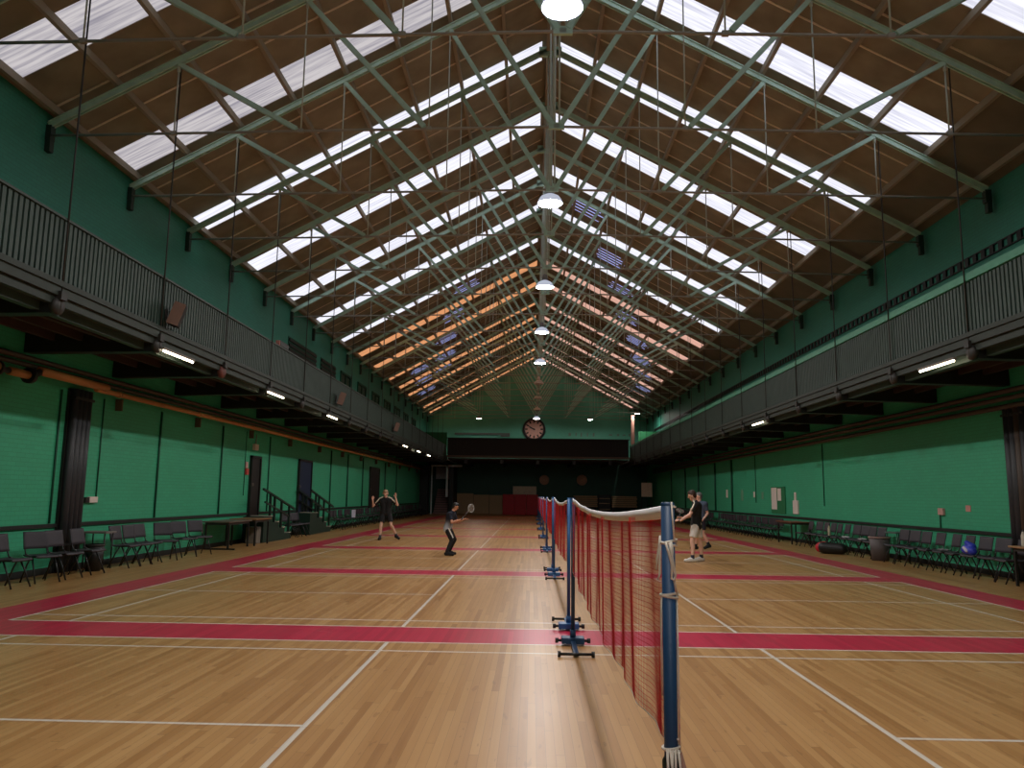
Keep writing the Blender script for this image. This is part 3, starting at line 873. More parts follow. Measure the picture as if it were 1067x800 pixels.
# stair enclosure at the far left
t = thing('stair_enclosure', 'pale-framed stair opening in the far left corner', 'stairs', (0, 0, 0))
M_grey = mat('grey_panel', (196, 188, 188), .7); M_postw = mat('pale_grey_post', (226, 236, 240), .5)
MB().box(-8.75, -8.65, 64.2, 64.3, 0, 4.0).build('frame_post', M_postw, t)
MB().box(-7.5, -7.34, 64.0, 64.16, 1.4, 4.0).build('frame_post', M_postw, t)
MB().box(-8.75, -6.2, 64.0, 64.2, 3.86, 4.0).build('lintel', M_postw, t)
MB().box(-8.65, -7.4, 66.6, 66.8, 2.9, 3.9).build('back_panel', M_grey, t)
MB().box(-7.25, -6.9, 64.2, Y1, 0, 3.85).build('side_wall', M_black, t)
for k in range(11):
    MB().box(-8.55, -7.4, 64.6 + k * .25, 64.85 + k * .25, k * .19, k * .19 + .15).build('step', mat('brown_step', (168, 130, 126), .7), t)
o = MB().box(-HW + .01, -8.8, 62.6, 63.4, 0, 3.9).build('pier', M_black); tag(o, 'black pier at the far end of the left wall', 'pier')

# ------------------------------------------------------------------ badminton nets and posts
NL = 5.86
def make_net():
    """local: y runs along the net from 0 to NL"""
    t = thing('badminton_net', '', 'net', (0, 0, 0), group='badminton nets along the hall')
    top = lambda v: 1.52 - .075 * (1 - (2 * v / NL - 1) ** 2)
    def xo(v, z): return .012 * math.sin(v * 5.1) + .008 * math.sin(v * 13 + z * 2)
    rr = random.Random(3)
    ph = [rr.random() * 6.28 for _ in range(6)]
    def warp(v):     # threads bunch up where the net hangs in folds
        e = min(1, v / .3, (NL - v) / .3)
        return v + e * (.022 * math.sin(v * 9 + ph[0]) + .016 * math.sin(v * 21 + ph[1]) + .03 * math.sin(v * 4.3 + ph[2]))
    m = MB()
    n = 330; r = .00088; D = .74
    tri = [(math.cos(a), math.sin(a)) for a in (0, 2.094, 4.189)]
    def thread(pts):
        base = len(m.v); k = len(pts)
        for i, p in enumerate(pts):
            d = (Vector(pts[min(i + 1, k - 1)]) - Vector(pts[max(i - 1, 0)]))
            for c, s_ in tri:
                if abs(d.z) > abs(d.y): m.v.append((p[0] + c * r, p[1] + s_ * r, p[2]))
                else: m.v.append((p[0] + c * r, p[1], p[2] + s_ * r))
        for i in range(k - 1):
            for j in range(3):
                m.f.append((base + i * 3 + j, base + i * 3 + (j + 1) % 3, base + (i + 1) * 3 + (j + 1) % 3, base + (i + 1) * 3 + j)); m.mi.append(0); m.sm.append(True)
    for i in range(n + 1):
        v0 = NL * i / n
        pts = []
        for k in range(6):
            z = k / 5 * D; v = v0 + (warp(v0) - v0) * (k / 5) ** .6
            pts.append((xo(v, z), v, top(v0) - .02 - z))
        thread(pts)
    for k in range(1, 38):
        pts = []
        for i in range(0, 74):
            v0 = NL * i / 73; z = k / 38 * D
            v = v0 + (warp(v0) - v0) * (k / 38) ** .6
            pts.append((xo(v, z), v, top(v0) - .02 - z))
        thread(pts)
    m.build('netting', M_net, t)
    # white top tape and cords
    m = MB(); k = 36
    for sgn in (0,):
        P = []
        for i in range(k + 1):
            v = NL * i / k
            for (dx, dz) in ((-.007, .004), (0, .009), (.007, .004), (.007, -.036), (-.007, -.036)): P.append((dx + xo(v, 0) * .4, v, top(v) + dz))
        F = []
        for i in range(k):
            for j in range(5): F.append((i * 5 + j, i * 5 + (j + 1) % 5, (i + 1) * 5 + (j + 1) % 5, (i + 1) * 5 + j))
        m.faces(P, F, 0, True)
    m.build('top_tape', M_tape, t)
    pts = [(xo(NL * i / 40, D), NL * i / 40, top(NL * i / 40) - .022 - D) for i in range(41)]
    MB().tube(pts, .0022, 5).build('bottom_cord', M_cord, t)
    for v in (0, NL):
        MB().tube([(xo(v, 0), v, top(v)), (xo(v, .4), v, top(v) - .4), (xo(v, D), v, top(v) - D - .02)], .0022, 5).build('side_cord', M_cord, t)
    # cords that tie the net to its posts
    for v, e in ((0, -.1), (NL, .1)):
        m = MB(); m.tube([(0, v, 1.52), (0, v + e, 1.52)], .004, 6); m.tube([(0, v, .8), (.0, v + e * .9, .83)], .003, 6)
        m.build('tie_cord', M_cord, t)
    return t
net = make_net()
def make_post(m_tube, m_base):
    """foot bar points to local +y (towards its own net)"""
    t = thing('net_post', '', 'net post', (0, 0, 0), group='net posts along the hall')
    MB().tube([(0, 0, .03), (0, 0, 1.527)], .021, 14).build('upright', m_tube, t)
    MB().lathe([(0, 1.534), (.0195, 1.533), (.022, 1.528), (.022, 1.522)], 14).build('cap', m_tube, t)
    b = MB().bev(-.12, .12, -.1, .06, .02, .085, .012).build('weight_box', m_base, t)
    m = MB(); m.tube([(-.17, -.02, .045), (.17, -.02, .045)], .014, 8)
    for s_ in (-1, 1): m.tube([(s_ * .15, -.02, .045), (s_ * .185, -.02, .045)], .026, 10)
    m.build('axle', M_black, b)
    MB().beam((0, .0, .04), (0, .62, .03), .05, .03).build('foot_arm', m_base, t)
    f = MB(); f.tube([(-.15, .62, .03), (.15, .62, .03)], .014, 8)
    for s_ in (-1, 1): f.tube([(s_ * .15, .62, .03), (s_ * .18, .62, .03)], .028, 10)
    f.build('foot_bar', M_black, t)
    MB().tube([(0, 0, .08), (0, 0, .16)], .03, 12).build('socket', m_base, t)
    return t
post_n = make_post(M_navy, M_navy); post_b = make_post(M_blue, M_blue)
un, ub = False, False
CW = ['nearest', 'second', 'third', 'fourth', 'fifth', 'sixth', 'seventh', 'farthest']
for k in range(8):
    c = CY0 + CP * k
    lab = '%s red badminton net with white top tape, counted from the camera' % CW[k]
    if k == 0: net.location = (0, c - 2.93 + .04, 0); net['label'] = lab
    else: dup(net, (0, c - 2.93, 0), label=lab)
    for e in (-1, 1):
        lab = 'blue net post at the %s end of the %s net' % ('near' if e < 0 else 'far', CW[k])
        y = c + e * 3.03
        if k == 0 and e < 0: y = 2.5
        src = post_n if k == 0 else post_b
        rz = 0 if e < 0 else PI
        if src is post_n and not un: un = True; src.location = (0, y, 0); src.rotation_euler = (0, 0, rz); src['label'] = lab
        elif src is post_b and not ub: ub = True; src.location = (0, y, 0); src.rotation_euler = (0, 0, rz); src['label'] = lab
        else: dup(src, (0, y, 0), rz, lab)
        if k == 0 and e < 0: src.location.x = -.017
# the cord hanging in loops on the nearest post
t = thing('hanging_cord', 'white cord wound and hanging in loops on the nearest net post', 'cord', (-.017, 2.5, 0))
def ring(z, r=.024, tilt=.0, n=20):
    return [(r * math.cos(a), r * math.sin(a), z + tilt * math.cos(a)) for a in [2 * PI * i / n for i in range(n + 1)]]
for z, tl_ in ((1.412, .006), (1.252, .004), (.80, .004)):
    c_ = ring(z, .026, tl_) + [(p[0] * 1.02, p[1] * 1.02, p[2] - .008) for p in ring(z, .026, -tl_)][1:]
    MB().tube(c_, .0042, 6).build('winding', M_cord, t)
m = MB()
m.tube([(.0, -.027, 1.41), (.004, -.031, 1.38), (.01, -.03, 1.34), (.016, -.03, 1.31), (.012, -.031, 1.295), (.004, -.031, 1.3), (.006, -.031, 1.34), (.008, -.03, 1.39), (.004, -.028, 1.412)], .0042, 6)
m.tube([(-.012, -.025, 1.41), (-.004, -.03, 1.38), (.004, -.03, 1.35), (.008, -.031, 1.32)], .0038, 6)
m.build('loop', M_cord, t)
m = MB()
m.tube([(-.026, -.008, 1.43), (-.03, -.01, 1.40), (-.037, -.012, 1.36), (-.04, -.012, 1.325)], .0034, 6)
m.tube([(-.026, -.008, 1.41), (-.029, -.012, 1.36), (-.03, -.012, 1.31), (-.036, -.012, 1.295)], .0034, 6)
m.build('loose_end', M_cord, t)
m = MB()
m.tube([(.008, -.024, 1.535), (.012, -.024, 1.47), (.016, -.022, 1.41)], .0032, 6)
m.tube([(.01, -.026, 1.3), (.016, -.024, 1.28), (.02, -.018, 1.255)], .0034, 6)
m.tube([(.022, -.012, 1.25), (.024, -.008, 1.0), (.024, -.01, .8)], .003, 6)
m.tube([(-.024, -.01, 1.25), (-.027, -.01, 1.18), (-.026, -.008, .95)], .003, 6)
m.build('run', M_cord, t)
m = MB()
for i in range(5):
    x0 = -.016 + i * .008
    m.tube([(x0, -.026, .8), (x0 + .006 * math.sin(i * 2), -.034, .74), (x0 + .008, -.034, .66), (x0 - .004, -.03, .56)], .004, 6)
m.build('tassel', M_cord, t)
m = MB(); m.lathe([(.0225, .0), (.026, .02), (.028, .16), (.0225, .17)], 14, (.0, 0, .6)); m.build('sleeve', M_black, t)
m = MB(); m.tube([(.026, -.01, .79), (.036, -.016, .72), (.04, -.012, .66), (.03, -.01, .6)], [.004, .014, .018, .008], 8); m.build('knot', mat('brown_knot', (150, 112, 96), .8), t)

# ------------------------------------------------------------------ chairs along the walls
def make_chair():
    t = thing('stacking_chair', '', 'chair', (0, 0, 0))
    # seat front looks along local +x
    m = MB(); N = 8
    def shell(path, w, th, flare=.0):
        P = []
        for (x, z) in path:
            for k in range(N + 1):
                u = -1 + 2 * k / N
                P.append((x - .015 * (1 - u * u), u * w / 2, z + flare * u * u))
        n = len(path); F = []
        for i in range(n - 1):
            for k in range(N):
                a = i * (N + 1) + k; F.append((a, a + 1, a + N + 2, a + N + 1))
        base = len(P)
        d0 = Vector((path[-1][0] - path[0][0], 0, path[-1][1] - path[0][1])).normalized()
        nn = Vector((d0.z, 0, -d0.x)) * th
        Q = [(p[0] - nn.x, p[1], p[2] - nn.z) for p in P]
        G = [tuple(base + q for q in reversed(f)) for f in F]
        R = []
        per = list(range(N + 1)) + [i * (N + 1) + N for i in range(1, n)] + [(n - 1) * (N + 1) + k for k in range(N - 1, -1, -1)] + [i * (N + 1) for i in range(n - 2, 0, -1)]
        for a, b in zip(per, per[1:] + per[:1]): R.append((b, a, base + a, base + b))
        mm = MB(); mm.faces(P + Q, F + G + R, 0, True); return mm
    shell([(.21, .43), (.19, .455), (.1, .45), (0, .44), (-.12, .44), (-.19, .455)], .43, .022, .008).build('seat', M_chair, t)
    shell([(-.2, .55), (-.215, .6), (-.235, .7), (-.26, .8), (-.27, .835)], .41, .02).build('backrest', M_chair, t)
    m = MB()
    for s_ in (-1, 1):
        m.tube([(-.1, s_ * .17, .43), (-.19, s_ * .18, .47), (-.235, s_ * .18, .6), (-.275, s_ * .18, .76)], .011, 7)
        m.tube([(.15, s_ * .17, .425), (-.1, s_ * .17, .425)], .011, 7)
    m.tube([(-.1, -.17, .428), (-.1, .17, .428)], .011, 7); m.tube([(.1, -.17, .428), (.1, .17, .428)], .011, 7)
    m.build('seat_frame', M_leg, t)
    for sx_ in (-1, 1):
        for s_ in (-1, 1):
            MB().tube([(.02 * sx_, s_ * .18, .425), (.09 * sx_ + .0, s_ * .19, .3), (.225 * sx_, s_ * .205, .0)], .014, 7).build('leg', M_leg, t)
    return t
chair = make_chair(); chair_used = False
def make_far_chair():
    m = MB()
    m.bev(-.2, .2, -.215, .215, .425, .455, .01)
    m.box(-.265, -.235, -.21, .21, .55, .83, M=Matrix.Translation((0, 0, 0)))
    for s_ in (-1, 1):
        m.tube([(-.1, s_ * .18, .43), (-.22, s_ * .18, .5), (-.25, s_ * .18, .7)], .012, 5, 1)
        for sx_ in (-1, 1): m.tube([(.03 * sx_, s_ * .18, .42), (.22 * sx_, s_ * .2, 0)], .012, 5, 1)
    return m.build('stacking_chair', [M_chair, M_leg])
def put_chair(x, y, rz, label, group):
    global chair_used
    if not chair_used:
        chair_used = True; chair.location = (x, y, 0); chair.rotation_euler = (0, 0, rz); chair['label'] = label; chair['group'] = group; return chair
    return dup(chair, (x, y, 0), rz, label, group)
rc = random.Random(11)
# left wall, near the camera
L1 = [(12.45, -.1), (13.25, -.5), (13.85, -.15), (14.65, -.05)]
for k, (y, a) in enumerate(L1):
    lab = ['charcoal stacking chair cut by the left edge of the picture', 'charcoal stacking chair on the left, first of two side by side before the pipe bundle',
           'charcoal stacking chair on the left, second of two side by side before the pipe bundle', 'charcoal stacking chair standing in front of the left pipe bundle'][k]
    put_chair(-8.75 + rc.uniform(-.04, .04), y, a, lab, 'chairs along the left wall')
L2 = [(16.05, -.05), (16.55, -.1), (17.05, -.12), (17.8, -.8), (18.75, -.5), (19.6, -.6)]
for k, (y, a) in enumerate(L2):
    put_chair(-8.78 + rc.uniform(-.04, .04), y, a, 'charcoal stacking chair, %s in the row of six before the left tables' % ORD[k], 'chairs along the left wall')
for k in range(4):
    put_chair(-8.95, 27.5 + .52 * k, rc.uniform(-.4, 0), 'charcoal stacking chair between the two left entrance steps, %s one' % ORD[k], 'chairs along the left wall')
# right wall
R1 = [15.55, 16.15, 16.75, 17.3, 17.9, 18.5, 19.1, 19.7, 20.3]
for k, y in enumerate(R1):
    put_chair(8.8 + rc.uniform(-.05, .05), y, PI + rc.uniform(-.1, .22), 'charcoal stacking chair, %s along the right wall before the grey bin' % ORD[k], 'chairs along the right wall')
R2 = [21.7, 22.25, 22.8, 23.4, 24.0, 24.6, 25.2, 25.8, 26.4, 27.0]
for k, y in enumerate(R2):
    put_chair(8.85 + rc.uniform(-.05, .05), y, PI + rc.uniform(-.1, .22), 'charcoal stacking chair, %s along the right wall beyond the grey bin' % ORD[k], 'chairs along the right wall')
farc = make_far_chair(); fu = False
def put_far(x, y, rz, label, group):
    global fu
    if not fu: fu = True; o = farc; o.location = (x, y, 0); o.rotation_euler = (0, 0, rz)
    else: o = dup(farc, (x, y, 0), rz)
    tag(o, label, 'chair', group)
y = 33.6
while y < 61.5:
    put_far(-8.85 + rc.uniform(-.05, .05), y, rc.uniform(-.1, .1), 'dark stacking chair in the far left row beyond the second steps', 'far chairs along the left wall'); y += .5
y = 30.2
while y < 60.5:
    if not 40.2 < y < 41.4: put_far(8.85 + rc.uniform(-.05, .05), y, PI + rc.uniform(-.1, .1), 'dark stacking chair in the far right row beyond the brown table', 'far chairs along the right wall')
    y += .5

# ------------------------------------------------------------------ tables
def table(x, y, lx, ly, z, lab, m_top, sled=False):
    t = thing('folding_table', lab, 'table', (x, y, 0))
    MB().bev(-lx / 2, lx / 2, -ly / 2, ly / 2, z - .035, z, .008).build('table_top', m_top, t)
    MB().box(-lx / 2 + .05, lx / 2 - .05, -ly / 2 + .08, ly / 2 - .08, z - .1, z - .036).build('apron', M_dark, t)
    for sx_ in (-1, 1):
        for sy in (-1, 1):
            px, py = sx_ * (lx / 2 - .06), sy * (ly / 2 - .12)
            o = MB().box(px - .022, px + .022, py - .022, py + .022, 0, z - .1).build('leg', M_black, t)
    if sled:
        MB().box(-lx / 2 + .02, lx / 2 + .12, -ly / 2 + .1, -ly / 2 + .16, 0, .04).build('foot_bar', M_black, t)
    return t
table(-8.98, 21.95, .75, 1.7, .76, 'grey-brown folding table by the left wall, nearer of two', mat('worn_table_top', (104, 92, 80), .5), True)
table(-8.9, 23.52, .8, 1.36, .78, 'brown wooden table by the left wall next to the steps', M_tabletop)
table(9.0, 14.2, .8, 2.1, .74, 'brown wooden table with bottles at the right edge', mat('tan_table_top', (160, 122, 84), .5))
table(8.95, 28.5, .75, 1.7, .78, 'brown wooden table below the white notices on the right', mat('red_brown_table', (118, 72, 52), .5))
o = MB().bev(-9.2, -8.85, 23.95, 24.4, 0, .5, .02).build('cardboard_box', mat('grey_box', (126, 116, 104), .8)); tag(o, 'grey box on the floor under the left wooden table', 'box')
# bottles on the right table
def bottle(x, y, z, h, m_, lab, cat='bottle'):
    t = thing('bottle', lab, cat, (x, y, z))
    MB().lathe([(0, 0), (.038, 0), (.04, .02), (.04, h * .65), (.02, h * .84), (.016, h * .92)], 16).build('body', m_, t)
    MB().lathe([(0.018, h * .9), (.019, h), (0, h)], 12).build('cap', M_black if cat == 'bottle' else M_paper, t)
M_btl = mat('white_bottle', (214, 206, 190), .4)
bottle(8.78, 15.05, .74, .3, M_btl, 'left white bottle on the right-hand table')
bottle(8.92, 14.75, .74, .3, M_btl, 'right white bottle on the right-hand table')
t = thing('sports_bag', 'black bag on the right-hand table behind the bottles', 'bag', (9.2, 15.0, .74))
MB().bev(-.16, .16, -.3, .3, 0, .3, .08).build('body', M_black, t); MB().tube([(0, -.15, .28), (0, -.1, .4), (0, .1, .4), (0, .15, .28)], .014, 8).build('handle', M_black, t)
# bins
def bin_(x, y, r, h, lab, m_, rim):
    t = thing('waste_bin', lab, 'bin', (x, y, 0))
    MB().lathe([(0, .01), (r * .8, .0), (r, h), (r * .95, h), (r * .76, .03), (0, .03)], 24).build('tub', m_, t)
    MB().lathe([(r * .94, h - .02), (r * 1.06, h - .02), (r * 1.06, h + .015), (r * .94, h + .015)], 24).build('rim', rim, t)
bin_(8.7, 21.0, .26, .6, 'grey waste bin with a pinkish rim by the right-hand chairs', mat('grey_bin', (92, 84, 84), .55), mat('pink_rim', (168, 140, 132), .6))
bin_(-8.95, 15.2, .17, .5, 'black waste bin between the left chairs', M_black, M_dark)
t = thing('side_table', 'small grey-topped table beside the left black bin', 'table', (-9.12, 15.62, 0))
MB().bev(-.25, .25, -.2, .2, .7, .74, .01).build('table_top', M_plast, t)
for sx_ in (-.2, .2):
    for sy in (-.15, .15): MB().tube([(sx_, sy, 0), (sx_, sy, .7)], .014, 8).build('leg', M_black, t)
t = thing('side_table', 'small grey-topped table behind the grey bin on the right', 'table', (9.15, 21.05, 0))
MB().bev(-.15, .25, -.35, .3, .7, .74, .01).build('table_top', mat('green_grey_top', (86, 104, 96), .6), t)
for sx_ in (-.1, .2):
    for sy in (-.3, .25): MB().tube([(sx_, sy, 0), (sx_, sy, .7)], .014, 8).build('leg', M_black, t)
# bags and clothes
def sports_bag(x, y, z, lab, m1, m2, rz=0., s=1.):
    t = thing('sports_bag', lab, 'bag', (x, y, z), rz)
    mb = MB(); mb.capsule((0, -.22 * s, .15 * s), (0, .22 * s, .14 * s), .15 * s, .14 * s); mb.capsule((0, -.2 * s, .1 * s), (0, .2 * s, .1 * s), .1 * s, .1 * s)
    put('body', remeshed(mb, .02, 2), m1, t)
    mb = MB(); mb.capsule((-.02, -.3 * s, .15 * s), (-.04, -.22 * s, .16 * s), .13 * s, .152 * s); put('end_pocket', remeshed(mb, .02, 2), m2, t)
    MB().tube([(-.08 * s, -.12 * s, .26 * s), (-.1 * s, -.04, .34 * s), (-.1 * s, .06, .34 * s), (-.08 * s, .12 * s, .26 * s)], .012, 8).build('handle', M_black, t)
sports_bag(8.3, 23.2, .0, 'black and red holdall on the floor by the right chairs', M_black, mat('red_bag_cloth', (196, 40, 52), .7), PI + .93, 1.15)
t = thing('carrier_bag', 'blue and white bag on a chair near the right edge', 'bag', (8.68, 16.72, .462))
mb = MB(); mb.capsule((0, -.1, .08), (0, .12, .1), .09, .1); mb.capsule((.04, -.02, .16), (-.02, .05, .24), .09, .05); put('body', remeshed(mb, .015, 2), mat('blue_bag', (52, 66, 196), .5), t)
mb = MB(); mb.capsule((-.09, -.06, .08), (-.09, .04, .14), .035, .035); put('print', remeshed(mb, .01, 1), mat('bag_print', (214, 206, 226), .5), t)
def cloth(x, y, z, lab, c, nm):
    mb = MB(); mb.capsule((-.05, -.1, .02), (.06, .1, .025), .05, .06, flatten=((0, 0, 1), .45)); mb.capsule((.05, -.12, .02), (-.04, .06, .03), .05, .04, flatten=((0, 0, 1), .45))
    o = put('folded_clothing', remeshed(mb, .012, 2), mat(nm, c, .8)); o.location = (x, y, z); tag(o, lab, 'clothing')
cloth(8.75, 23.4, .462, 'pale cloth lying on a chair seat beyond the grey bin', (206, 204, 210), 'pale_cloth')
cloth(8.75, 22.25, .462, 'second pale cloth on a chair seat closer to the grey bin', (190, 188, 190), 'pale_cloth_b')
cloth(8.72, 17.9, .462, 'grey cloth lying on a chair seat near the right edge', (128, 128, 132), 'grey_cloth')
bottle(8.75, 24.6, .462, .34, mat('yellowish_bottle', (196, 190, 160), .4), 'pale bottle standing on a chair on the right')
t = thing('picture_board', 'small white-blue board standing on a chair past the left steps', 'board', (-8.75, 36.4, .46))
MB().box(0, .03, -.35, .35, 0, .36).build('panel', mat('white_blue_board', (196, 204, 222), .5), t); MB().box(-.02, 0, -.38, .38, -.0, .39).build('backing', M_dark, t)

# ------------------------------------------------------------------ players
def hand(mb, w, d, nrm, thumb_side, curl, s=1.0):
    """palm and five bent fingers; w wrist, d pointing direction, nrm palm side"""
    w, d, nrm = Vector(w), Vector(d).normalized(), Vector(nrm)
    nrm = (nrm - d * nrm.dot(d)).normalized(); side = d.cross(nrm).normalized() * thumb_side
    for k in range(4):
        a = w + side * (.026 - .018 * k) * s
        mb.capsule(w + side * (.012 - .009 * k) * s, a + d * .085 * s, .014 * s, .011 * s, 8)
        L = (.07, .078, .072, .056)[k] * s
        p = a + d * .085 * s; dd = d.copy()
        for j in range(3):
            dd = (Quaternion(d.cross(nrm).normalized(), curl) @ dd) if j or curl > .5 else dd
            q_ = p + dd * L * (.45, .32, .26)[j]
            mb.capsule(p, q_, .0092 * s, .0085 * s, 8); p = q_
    b = w + side * .02 * s + d * .025 * s
    e = b + (side * .7 + d * .6 + nrm * .35).normalized() * .042 * s
    mb.capsule(b, e, .014 * s, .011 * s, 8); mb.capsule(e, e + (d * .9 + side * .25 + nrm * .4).normalized() * .036 * s, .0105 * s, .009 * s, 8)

def person(lab, loc, J, face, s=1.0, skin=None, hair=None, shirt=None, legs=None, short_leg=True, shoe=None, sock=None, stripes=None, hands=None, rz=0.0):
    """J: joints in local metres. face: direction the head looks."""
    t = thing('person', lab, 'person', loc, rz)
    J = {k: Vector(v) for k, v in J.items()}
    F = Vector(face).normalized(); U = (J['head'] - J['neck']).normalized()
    F = (F - U * F.dot(U)).normalized(); R_ = F.cross(U)
    body = MB(); S_ = s
    hc = J['head']
    # head: skull, jaw, nose, ears, brow
    body.capsule(hc + U * .035 * S_ - F * .012 * S_, hc + U * .025 * S_ + F * .012 * S_, .086 * S_, .08 * S_, 18)
    body.capsule(hc - U * .01 * S_ + F * .01 * S_, hc - U * .075 * S_ + F * .045 * S_, .072 * S_, .042 * S_, 14)
    body.capsule(hc + U * .012 * S_ + F * .086 * S_, hc - U * .022 * S_ + F * .106 * S_, .01 * S_, .014 * S_, 10)
    body.capsule(hc - R_ * .03 * S_ + U * .03 * S_ + F * .076 * S_, hc + R_ * .03 * S_ + U * .03 * S_ + F * .076 * S_, .014 * S_, .014 * S_, 10)
    for e in (-1, 1):
        body.capsule(hc + R_ * e * .083 * S_ + U * .018 * S_, hc + R_ * e * .088 * S_ - U * .02 * S_ + F * .006 * S_, .016 * S_, .011 * S_, 8)
    body.capsule(J['neck'] - U * .05 * S_, hc - U * .05 * S_, .058 * S_, .052 * S_)
    def torso(mb, g):
        shl, shr, hl, hr = J['sh_l'], J['sh_r'], J['hip_l'], J['hip_r']
        mb.capsule(shl, shr, (.068 + g) * S_, (.068 + g) * S_)
        cm = (shl + shr) / 2; hm = (hl + hr) / 2; wm = hm.lerp(cm, .42)
        for e, (a, b) in ((0, (shl, hl)), (1, (shr, hr))):
            a2 = a.lerp(cm, .42) - U * .05 * S_; w2 = wm + (b - hm) * .72; b2 = b.lerp(hm, .2)
            mb.capsule(a2, w2, (.108 + g) * S_, (.094 + g) * S_); mb.capsule(w2, b2, (.094 + g) * S_, (.108 + g) * S_)
        mb.capsule(cm.lerp(J['neck'], .75), cm - U * .06 * S_, (.056 + g * .6) * S_, (.1 + g) * S_)
    torso(body, 0)
    for e in ('l', 'r'):
        body.capsule(J['sh_' + e], J['el_' + e], .05 * S_, .039 * S_); body.capsule(J['el_' + e], J['wr_' + e], .04 * S_, .027 * S_)
        body.capsule(J['hip_' + e], J['kn_' + e], .086 * S_, .056 * S_)
        mid = J['kn_' + e].lerp(J['an_' + e], .32)
        bk = -F * .012 * S_
        body.capsule(J['kn_' + e], mid + bk, .054 * S_, .055 * S_); body.capsule(mid + bk, J['an_' + e], .055 * S_, .035 * S_)
        body.capsule(J['an_' + e], J['to_' + e], .04 * S_, .03 * S_)
        h = (hands or {}).get(e, (None, None, .35))
        d = h[0] or (J['wr_' + e] - J['el_' + e]); n_ = h[1] or F
        hand(body, J['wr_' + e], d, n_, 1 if e == 'r' else -1, h[2], S_)
    put('body', remeshed(body, .0075, 2), skin or M_skin, t)
    # eyes and mouth
    M_eye = mat('eye', (30, 24, 22), .3)
    for e in (-1, 1):
        mb = MB(); c = hc + R_ * e * .03 * S_ + U * .012 * S_ + F * .078 * S_
        mb.capsule(c - R_ * .006 * S_, c + R_ * .006 * S_, .009 * S_, .009 * S_, 10); mb.build('eye', M_eye, t)
    mb = MB(); c = hc - U * .05 * S_ + F * .082 * S_; mb.capsule(c - R_ * .02 * S_, c + R_ * .02 * S_, .007 * S_, .007 * S_, 10); mb.build('mouth', mat('lips', (170, 96, 88), .5), t)
    # hair
    hb = MB()
    hb.capsule(hc + U * .05 * S_ - F * .025 * S_, hc + U * .068 * S_ + F * .022 * S_, .09 * S_, .066 * S_, 18)
    hb.capsule(hc + U * .03 * S_ - F * .04 * S_, hc - U * .03 * S_ - F * .045 * S_, .082 * S_, .062 * S_, 16)
    for e in (-1, 1): hb.capsule(hc + R_ * e * .05 * S_ + U * .05 * S_, hc + R_ * e * .068 * S_ + U * .01 * S_ - F * .02 * S_, .045 * S_, .03 * S_, 10)
    put('hair', remeshed(hb, .01, 2), hair or M_hair, t)
    # shirt
    sb = MB(); torso(sb, .02)
    for e in ('l', 'r'): sb.capsule(J['sh_' + e], J['sh_' + e].lerp(J['el_' + e], .72), .07 * S_, .062 * S_, flat=True)
    hm = (J['hip_l'] + J['hip_r']) / 2
    sb.capsule(J['hip_l'].lerp(hm, .2) - U * .03 * S_, J['hip_r'].lerp(hm, .2) - U * .03 * S_, .118 * S_, .118 * S_)
    so = put('shirt', remeshed(sb, .012, 3), shirt or M_blackcl, t)
    if stripes:
        for e in ('l', 'r'):
            if e not in stripes: continue
            a = J['sh_' + e]; b = J['el_' + e]; n0 = J['neck']
            out = Vector(stripes[e])
            pts = [n0.lerp(a, .45) + out * .062 * S_ + U * .03 * S_, a + out * .07 * S_ + U * .015 * S_, a.lerp(b, .35) + out * .066 * S_, a.lerp(b, .68) + out * .063 * S_]
            MB().tube(pts, .02 * S_, 8).build('shoulder_stripe', mat('cream_stripe', (236, 226, 204), .8), t)
    # shorts or trousers
    lb = MB(); lb.capsule(J['hip_l'].lerp(hm, .25), J['hip_r'].lerp(hm, .25), .124 * S_, .124 * S_)
    for e in ('l', 'r'):
        if short_leg:
            lb.capsule(J['hip_' + e], J['hip_' + e].lerp(J['kn_' + e], .74), .108 * S_, .098 * S_, flat=True)
        else:
            lb.capsule(J['hip_' + e], J['kn_' + e], .104 * S_, .075 * S_); lb.capsule(J['kn_' + e], J['an_' + e], .074 * S_, .056 * S_, flat=True)
    put('shorts' if short_leg else 'trousers', remeshed(lb, .012, 3), legs or M_blackcl, t)
    for e in ('l', 'r'):
        a, b = J['an_' + e], J['to_' + e]
        d = (b - a); dh = Vector((d.x, d.y, 0)).normalized()
        fb = MB(); sole = min(b.z, a.z - .04 * S_)
        fb.capsule(a - dh * .035 * S_ - Vector((0, 0, .035 * S_)), b, .05 * S_, .045 * S_); fb.capsule(a - Vector((0, 0, .01)), a.lerp(b, .5), .05 * S_, .046 * S_)
        put('shoe', remeshed(fb, .01, 2), shoe or M_blackcl, t)
        MB().capsule(a + (J['kn_' + e] - a).normalized() * .0, a + (J['kn_' + e] - a).normalized() * .09 * S_, .047 * S_, .047 * S_, flat=True).build('sock', sock or M_blackcl, t)
    return t

